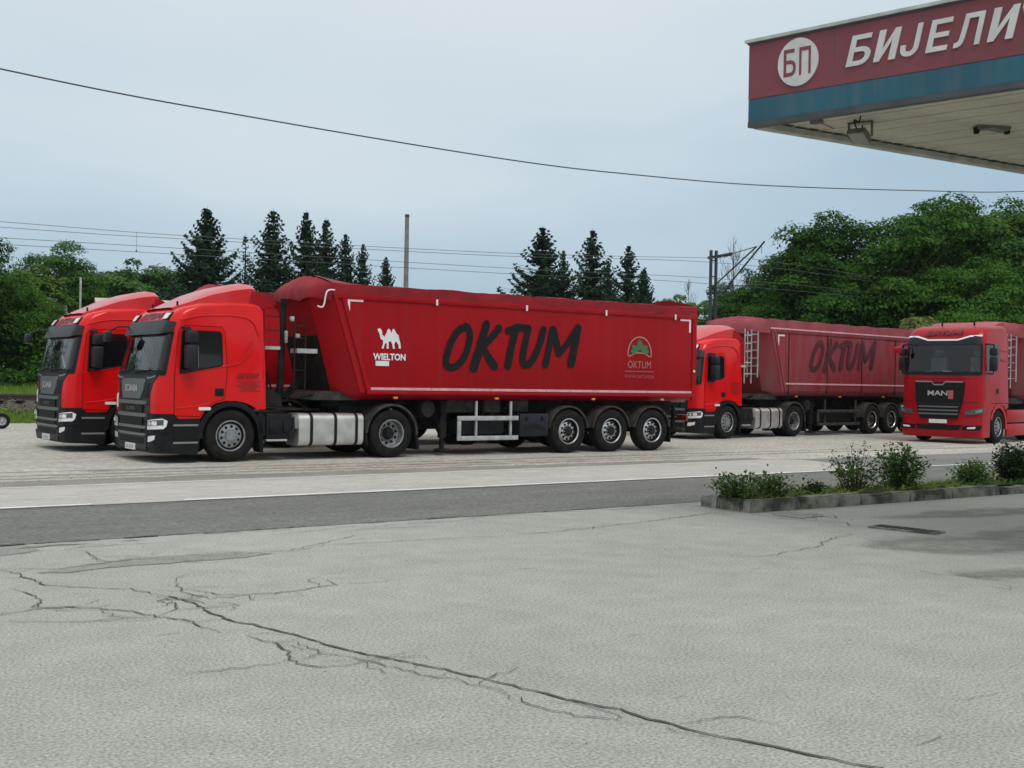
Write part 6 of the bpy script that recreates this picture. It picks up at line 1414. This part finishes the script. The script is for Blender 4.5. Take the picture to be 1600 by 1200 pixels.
plant_tree('far_tree', kfar, (30.6, 89.0, 1.2), .95, 110, 'mid green tree left of the tallest left spruce', 'leafy trees behind the yard')
plant_tree('far_tree', kfar, (22.8, 80.0, 1.2), .60, 210, 'mid green tree below the distant hill', 'leafy trees behind the yard')
plant_tree('pale_tree', klight, (61.3, 64.4, 1.2), .92, 40, 'pale leafy tree left of the railway mast', 'leafy trees behind the yard')
# spruces
cks = [conifer(41, 11, 4.4, 3.2, 'needle'), conifer(42, 11, 3.9, 2.4, 'needle', sparse=.12), conifer(43, 11, 4.0, 2.2, 'needle', droop=.34, sparse=.18), conifer(44, 10, 2.2, 1.5, 'needle_blue', sparse=.45, leaf=.09), conifer(45, 11, 4.2, 2.6, 'needle', droop=.30, sparse=.08)]
GS = 'spruces behind the trailers'
for kit, x, y, top, yaw, wk, label in (
    (0, 27.0, 69.3, 11.8, 10, 1.1, 'tall dense spruce, leftmost of the spruces'),
    (3, 32.1, 75.5, 11.2, 0, 1.0, 'thin sparse bluish conifer right of the leftmost spruce'),
    (1, 31.9, 70.7, 12.3, 40, 1.12, 'tall spruce, left one of the cluster above the nearest cab'),
    (2, 34.5, 71.3, 12.5, 80, 1.0, 'spruce with bare trunk showing in the middle of left cluster'),
    (1, 37.4, 74.2, 12.6, 160, 1.0, 'spruce right of middle in the left cluster'),
    (4, 37.6, 71.7, 11.3, 10, .75, 'shorter spruce at the right shoulder of left cluster'),
    (2, 38.5, 70.9, 10.7, 200, .80, 'low spruce left of the tall grey post'),
    (4, 38.8, 68.3, 9.6, 300, .72, 'smallest spruce next to the tall grey post'),
    (4, 44.6, 59.1, 11.2, 20, 1.3, 'broad twin topped spruce, left one behind the trailer middle'),
    (1, 46.4, 59.3, 10.0, 120, .80, 'narrow spruce grown against the broad twin topped one'),
    (2, 48.4, 58.9, 11.4, 260, 1.15, 'ragged spruce with gaps, right of the broad one'),
    (4, 54.4, 64.4, 10.2, 340, .80, 'short spruce between the ragged and pointed ones'),
    (2, 52.9, 60.5, 10.9, 100, 1.0, 'pointed spruce near the right end of the group'),
    (0, 49.8, 55.5, 8.8, 50, .8, 'smallest dark spruce at the right end of the group')):
    h0 = 10.0 if kit == 3 else 11.0; base = 1.0; k = (top - base) / h0
    plant_tree('spruce_tree', cks[kit], (x, y, base), k * wk, yaw, label, GS, sz=k)
# bare trees: thin upward twigs
def bare(seed, h, loc, label):
    q = random.Random(seed); t = empty('bare_tree', loc); tag(t, label, 'tree', 'bare trees by the mast'); mb = MB()
    mb.tube([(0, 0, -.2), (.05, 0, h * .5), (0, 0, h)], [.07, .04, .01], 6); tw = MB()
    for i in range(34):
        z = h * q.uniform(.3, .92); a = q.uniform(0, 6.3); l = (h - z) * q.uniform(.35, .7) + .2; c = (math.cos(a) * l * .45, math.sin(a) * l * .45, z + l * .8)
        tw.tube([(0, 0, z), (c[0] * .5, c[1] * .5, z + l * .3), c], [.016, .011, .005], 4, cap=False)
        for _ in range(5):
            f = q.uniform(.3, .95); s = (c[0] * f, c[1] * f, z + (c[2] - z) * f); d = (q.uniform(-.3, .3), q.uniform(-.3, .3), q.uniform(.2, .55)); tw.tube([s, tuple(s[k] + d[k] for k in range(3))], [.008, .003], 3, cap=False)
    mb.obj('trunk', 'bark', t); tw.obj('crown', 'twig_leaf', t)
bare(5, 8.4, (64.6, 66.9, 1.2), 'bare grey tree sticking up right of the pale leafy tree')
bare(6, 8.0, (66.5, 61.8, 1.2), 'bare grey tree right of the railway mast')
bare(8, 8.6, (46.6, 44.9, .9), 'leafless twigs at the left shoulder of the right-hand grove')
# wood that reads as one mass: thickets and treeline
def mass(name, blobs, per, leaf, m, label):
    Ps, Ns = [], []
    for (x, y, z, r, h) in blobs:
        n = int(per * r * h); d = rng.normal(0, 1, (n, 3)); d /= np.linalg.norm(d, axis=1, keepdims=True); d[:, 2] = np.abs(d[:, 2]) - .15
        lump = 1 + .22 * np.sin(d[:, 0] * 7 + x) * np.cos(d[:, 1] * 6 + y) + .14 * np.sin(d[:, 2] * 9 + x * 2)
        Ps.append(np.array([x, y, z]) + d * np.array([r, r, h]) * (rng.uniform(.72, 1.03, n) * lump)[:, None]); Ns.append(d * .9 + np.array([0, 0, .5]))
    o = link(name, quad_mesh(name, leaf_quads(np.concatenate(Ps), np.concatenate(Ns), leaf, .55), m)); tag(o, label, 'wood', kind='stuff'); return o
bl = []
q = random.Random(3)
for k in range(30):      # thicket behind the track on the left
    s = -26 + k * 1.15 + q.uniform(-.4, .4); t = 12.0 + q.uniform(-1.0, 2.5); p = rp(s, t, .7); bl.append((p[0], p[1], .6, q.uniform(1.4, 2.2), q.uniform(1.8, 3.6)))
mass('thicket', bl, 330, .10, 'leaf_oak', 'dark bushy thicket along the far side of the railway track')
bl = []
for k in range(26):      # second row, taller, to the left and behind
    s = -30 + k * 1.9; t = 20 + q.uniform(-2, 4); p = rp(s, t, .8)
    if 19.5 < p[0] < 24 and p[1] > 50: bl.append((p[0], p[1], .8, 2.4, 3.4)); continue
    bl.append((p[0], p[1], .8, q.uniform(2.2, 3.0), q.uniform(2.6, 4.0) * (2.6 if p[0] < 7 else 1)))
mass('treeline', bl, 170, .15, 'leaf_far', 'green belt of trees behind the yard on the left')
bl = []
for k in range(22):
    s = 34 + k * 1.9; t = 5.5 + q.uniform(-.8, 4); p = rp(s, t, .7); bl.append((p[0], p[1], .6, q.uniform(1.5, 2.4), q.uniform(2.0, 3.6)))
mass('undergrowth', bl, 240, .12, 'leaf_oak', 'dark undergrowth below the grove on the right')
bl = []
for k in range(40):
    x = 30 + k * 3.0; y = 105 - k * 1.3 + q.uniform(-4, 4); bl.append((x, y, 1.5, q.uniform(3, 4.5), q.uniform(3.0, 4.6)))
mass('far_wood', bl, 60, .24, 'leaf_far', 'low distant wood along the horizon behind the spruces')
# distant wooded hill
def hill_h(x, y):
    h = 36 * math.exp(-((x - 162) / 95) ** 2 - ((y - 520) / 90) ** 2) + 6 * math.exp(-((x - 20) / 200) ** 2 - ((y - 560) / 120) ** 2)
    return h + 2.6 * mnoise.noise(Vector((x * .05, y * .05, 1))) * min(1, h / 15)
mb = MB(); vs = []; nx, ny = 170, 40
for i in range(nx + 1):
    for j in range(ny + 1):
        x = -250 + 800 * i / nx; y = 380 + 260 * j / ny
        h = hill_h(x, y)
        h += 0 * (2.6 * mnoise.noise(Vector((x * .05, y * .05, 1))) + 2.0 * abs(mnoise.noise(Vector((x * .14, y * .14, 3)))) + 1.6 * abs(mnoise.noise(Vector((x * .33, y * .33, 7))))) * min(1, h / 15)
        vs.append((x, y, 1.5 + h))
hill = mb.add(vs, [(i * (ny + 1) + j, (i + 1) * (ny + 1) + j, (i + 1) * (ny + 1) + j + 1, i * (ny + 1) + j + 1) for i in range(nx) for j in range(ny)]).obj('hill', 'hill_green'); hill['kind'] = 'structure'
Ps = []
for k in range(5200):
    x, y = q.gauss(150, 38), q.uniform(440, 530)
    h = hill_h(x, y); Ps.append((x, y, h, q.uniform(1.0, 2.4)))
bl = np.repeat(np.array([(x, y, 2 + h, s) for x, y, h, s in Ps]), 14, 0); d = rng.normal(0, 1, (len(bl), 3)); d /= np.linalg.norm(d, axis=1, keepdims=True); d[:, 2] = np.abs(d[:, 2])
hw = link('hill_wood', quad_mesh('hill_wood', leaf_quads(bl[:, :3] + d * bl[:, 3:4] * np.array([1, 1, 1.3]), d, .55, .4), 'leaf_far')); tag(hw, 'hazy blue green wood covering the distant hill', 'wood', kind='stuff')

# grass along the bank
def blades(n, f, m, name, label, h=(.12, .35)):
    V = np.zeros((n, 4, 3))
    for i in range(n):
        x, y, z = f(); a = q.uniform(0, 6.3); hh = q.uniform(*h); w = q.uniform(.012, .03); lx, ly = q.gauss(0, .12), q.gauss(0, .12); ca, sa = math.cos(a) * w, math.sin(a) * w
        V[i] = [(x - ca, y - sa, z), (x + ca, y + sa, z), (x + lx + ca * .2, y + ly + sa * .2, z + hh), (x + lx - ca * .2, y + ly - sa * .2, z + hh)]
    tag(link(name, quad_mesh(name, V.reshape(-1, 3), m)), label, 'grass', kind='stuff')
def f_front():
    s = q.uniform(-6, 9); t = q.uniform(-2.75, -1.55); z = interp([(-2.9, -.06), (-2.4, .02), (-1.7, .25), (-1.45, .42)], t); return rp(s, t, z - .02)
def f_back():
    s = q.uniform(-9, 14); t = q.uniform(1.5, 9.5); z = interp([(1.6, .55), (2.4, .62), (6, .72), (14, .9)], t); return rp(s, t, z - .02)
blades(9000, f_front, 'grass_blade', 'bank_grass', 'short grass on the near slope of the railway bank', (.06, .22))
blades(15000, f_back, 'grass_blade', 'meadow_grass', 'bright longer grass between the track and the thicket', (.15, .45))

# shrubs on the island
def shrub(x, y, rx, h, n_stem, leaf, m, seed, label, name='shrub', lean=0.0, per=34):
    r = random.Random(seed); t = empty(name, (x, y, .13)); tag(t, label, 'shrub', 'shrubs on the planted island'); mb = MB(); P, Nn = [], []
    for i in range(n_stem):
        a = r.uniform(0, 2 * PI); k = r.uniform(.2, 1.0); dx, dy = math.cos(a) * rx * k + lean * r.random(), math.sin(a) * min(rx, .38) * k; hh = h * r.uniform(.45, 1.0) * (1.1 - .45 * k * k); bx, by = dx * .35, dy * .35
        pts = smooth_path([(bx, by, -.03), (bx + (dx - bx) * .35, by + (dy - by) * .35, hh * .55), (dx, dy, hh)], 4); mb.tube(pts, [.007 - .0045 * j / (len(pts) - 1) for j in range(len(pts))], 4, cap=False)
        for j in range(per):
            f = r.uniform(.12, 1.0) ** .75; idx = min(len(pts) - 1, int(f * (len(pts) - 1))); p = pts[idx]; sp_ = .085 * (1.2 - .6 * f)
            P.append((p[0] + r.gauss(0, sp_), p[1] + r.gauss(0, sp_), max(.01, p[2] + r.gauss(0, .045)))); Nn.append((r.gauss(0, .3), r.gauss(0, .3), 1))
    mb.obj('stems', 'bark', t); link('foliage', quad_mesh('foliage', leaf_quads(np.array(P), np.array(Nn), leaf, .55, .6), m), t)
shrub(11.98, 11.32, .42, .40, 26, .030, 'leaf_bush', 1, 'low light green shrub at the tip of the island', lean=-.25)
shrub(12.62, 11.33, .36, .35, 24, .028, 'leaf_bush', 2, 'second low green shrub from the island tip')
shrub(13.5, 11.36, .22, .17, 16, .024, 'leaf_bush_dark', 3, 'tiny dark plant in the gap between shrubs on the island')
shrub(14.45, 11.36, .70, .67, 30, .030, 'leaf_bush', 4, 'loose shrub with long arching twigs mid island', per=26)
shrub(15.45, 11.36, .64, .69, 46, .032, 'leaf_bush', 5, 'dense taller green shrub beside the arching one', per=38)
shrub(17.35, 11.36, .48, .42, 34, .030, 'leaf_bush', 6, 'thin low shrub before the dark bush at right')
shrub(18.55, 11.36, .58, .68, 75, .036, 'leaf_bush_dark', 7, 'dark glossy bush at the right edge of the island', per=36)
blades(900, lambda: (q.uniform(11.95, 19.5), q.uniform(11.0, 11.72), .15), 'grass_blade', 'island_weeds', 'sparse weeds and grass on the island soil', (.02, .09))

# ------------------------------------------------------------------ air
hz = bpy.data.materials.new('haze'); hz.use_nodes = True; t = hz.node_tree; t.nodes.remove(t.nodes['Principled BSDF'])
pv = t.nodes.new('ShaderNodeVolumePrincipled'); pv.inputs['Color'].default_value = (.80, .88, .95, 1); pv.inputs['Density'].default_value = .00016; pv.inputs['Anisotropy'].default_value = .2
t.links.new(pv.outputs[0], t.nodes['Material Output'].inputs['Volume']); MATS['haze'] = hz
tag(MB().box(-3050, 3050, -3050, 3050, -1.2, 62).obj('haze', 'haze', smooth=0), 'thin pale air over the whole place', 'haze', kind='stuff')
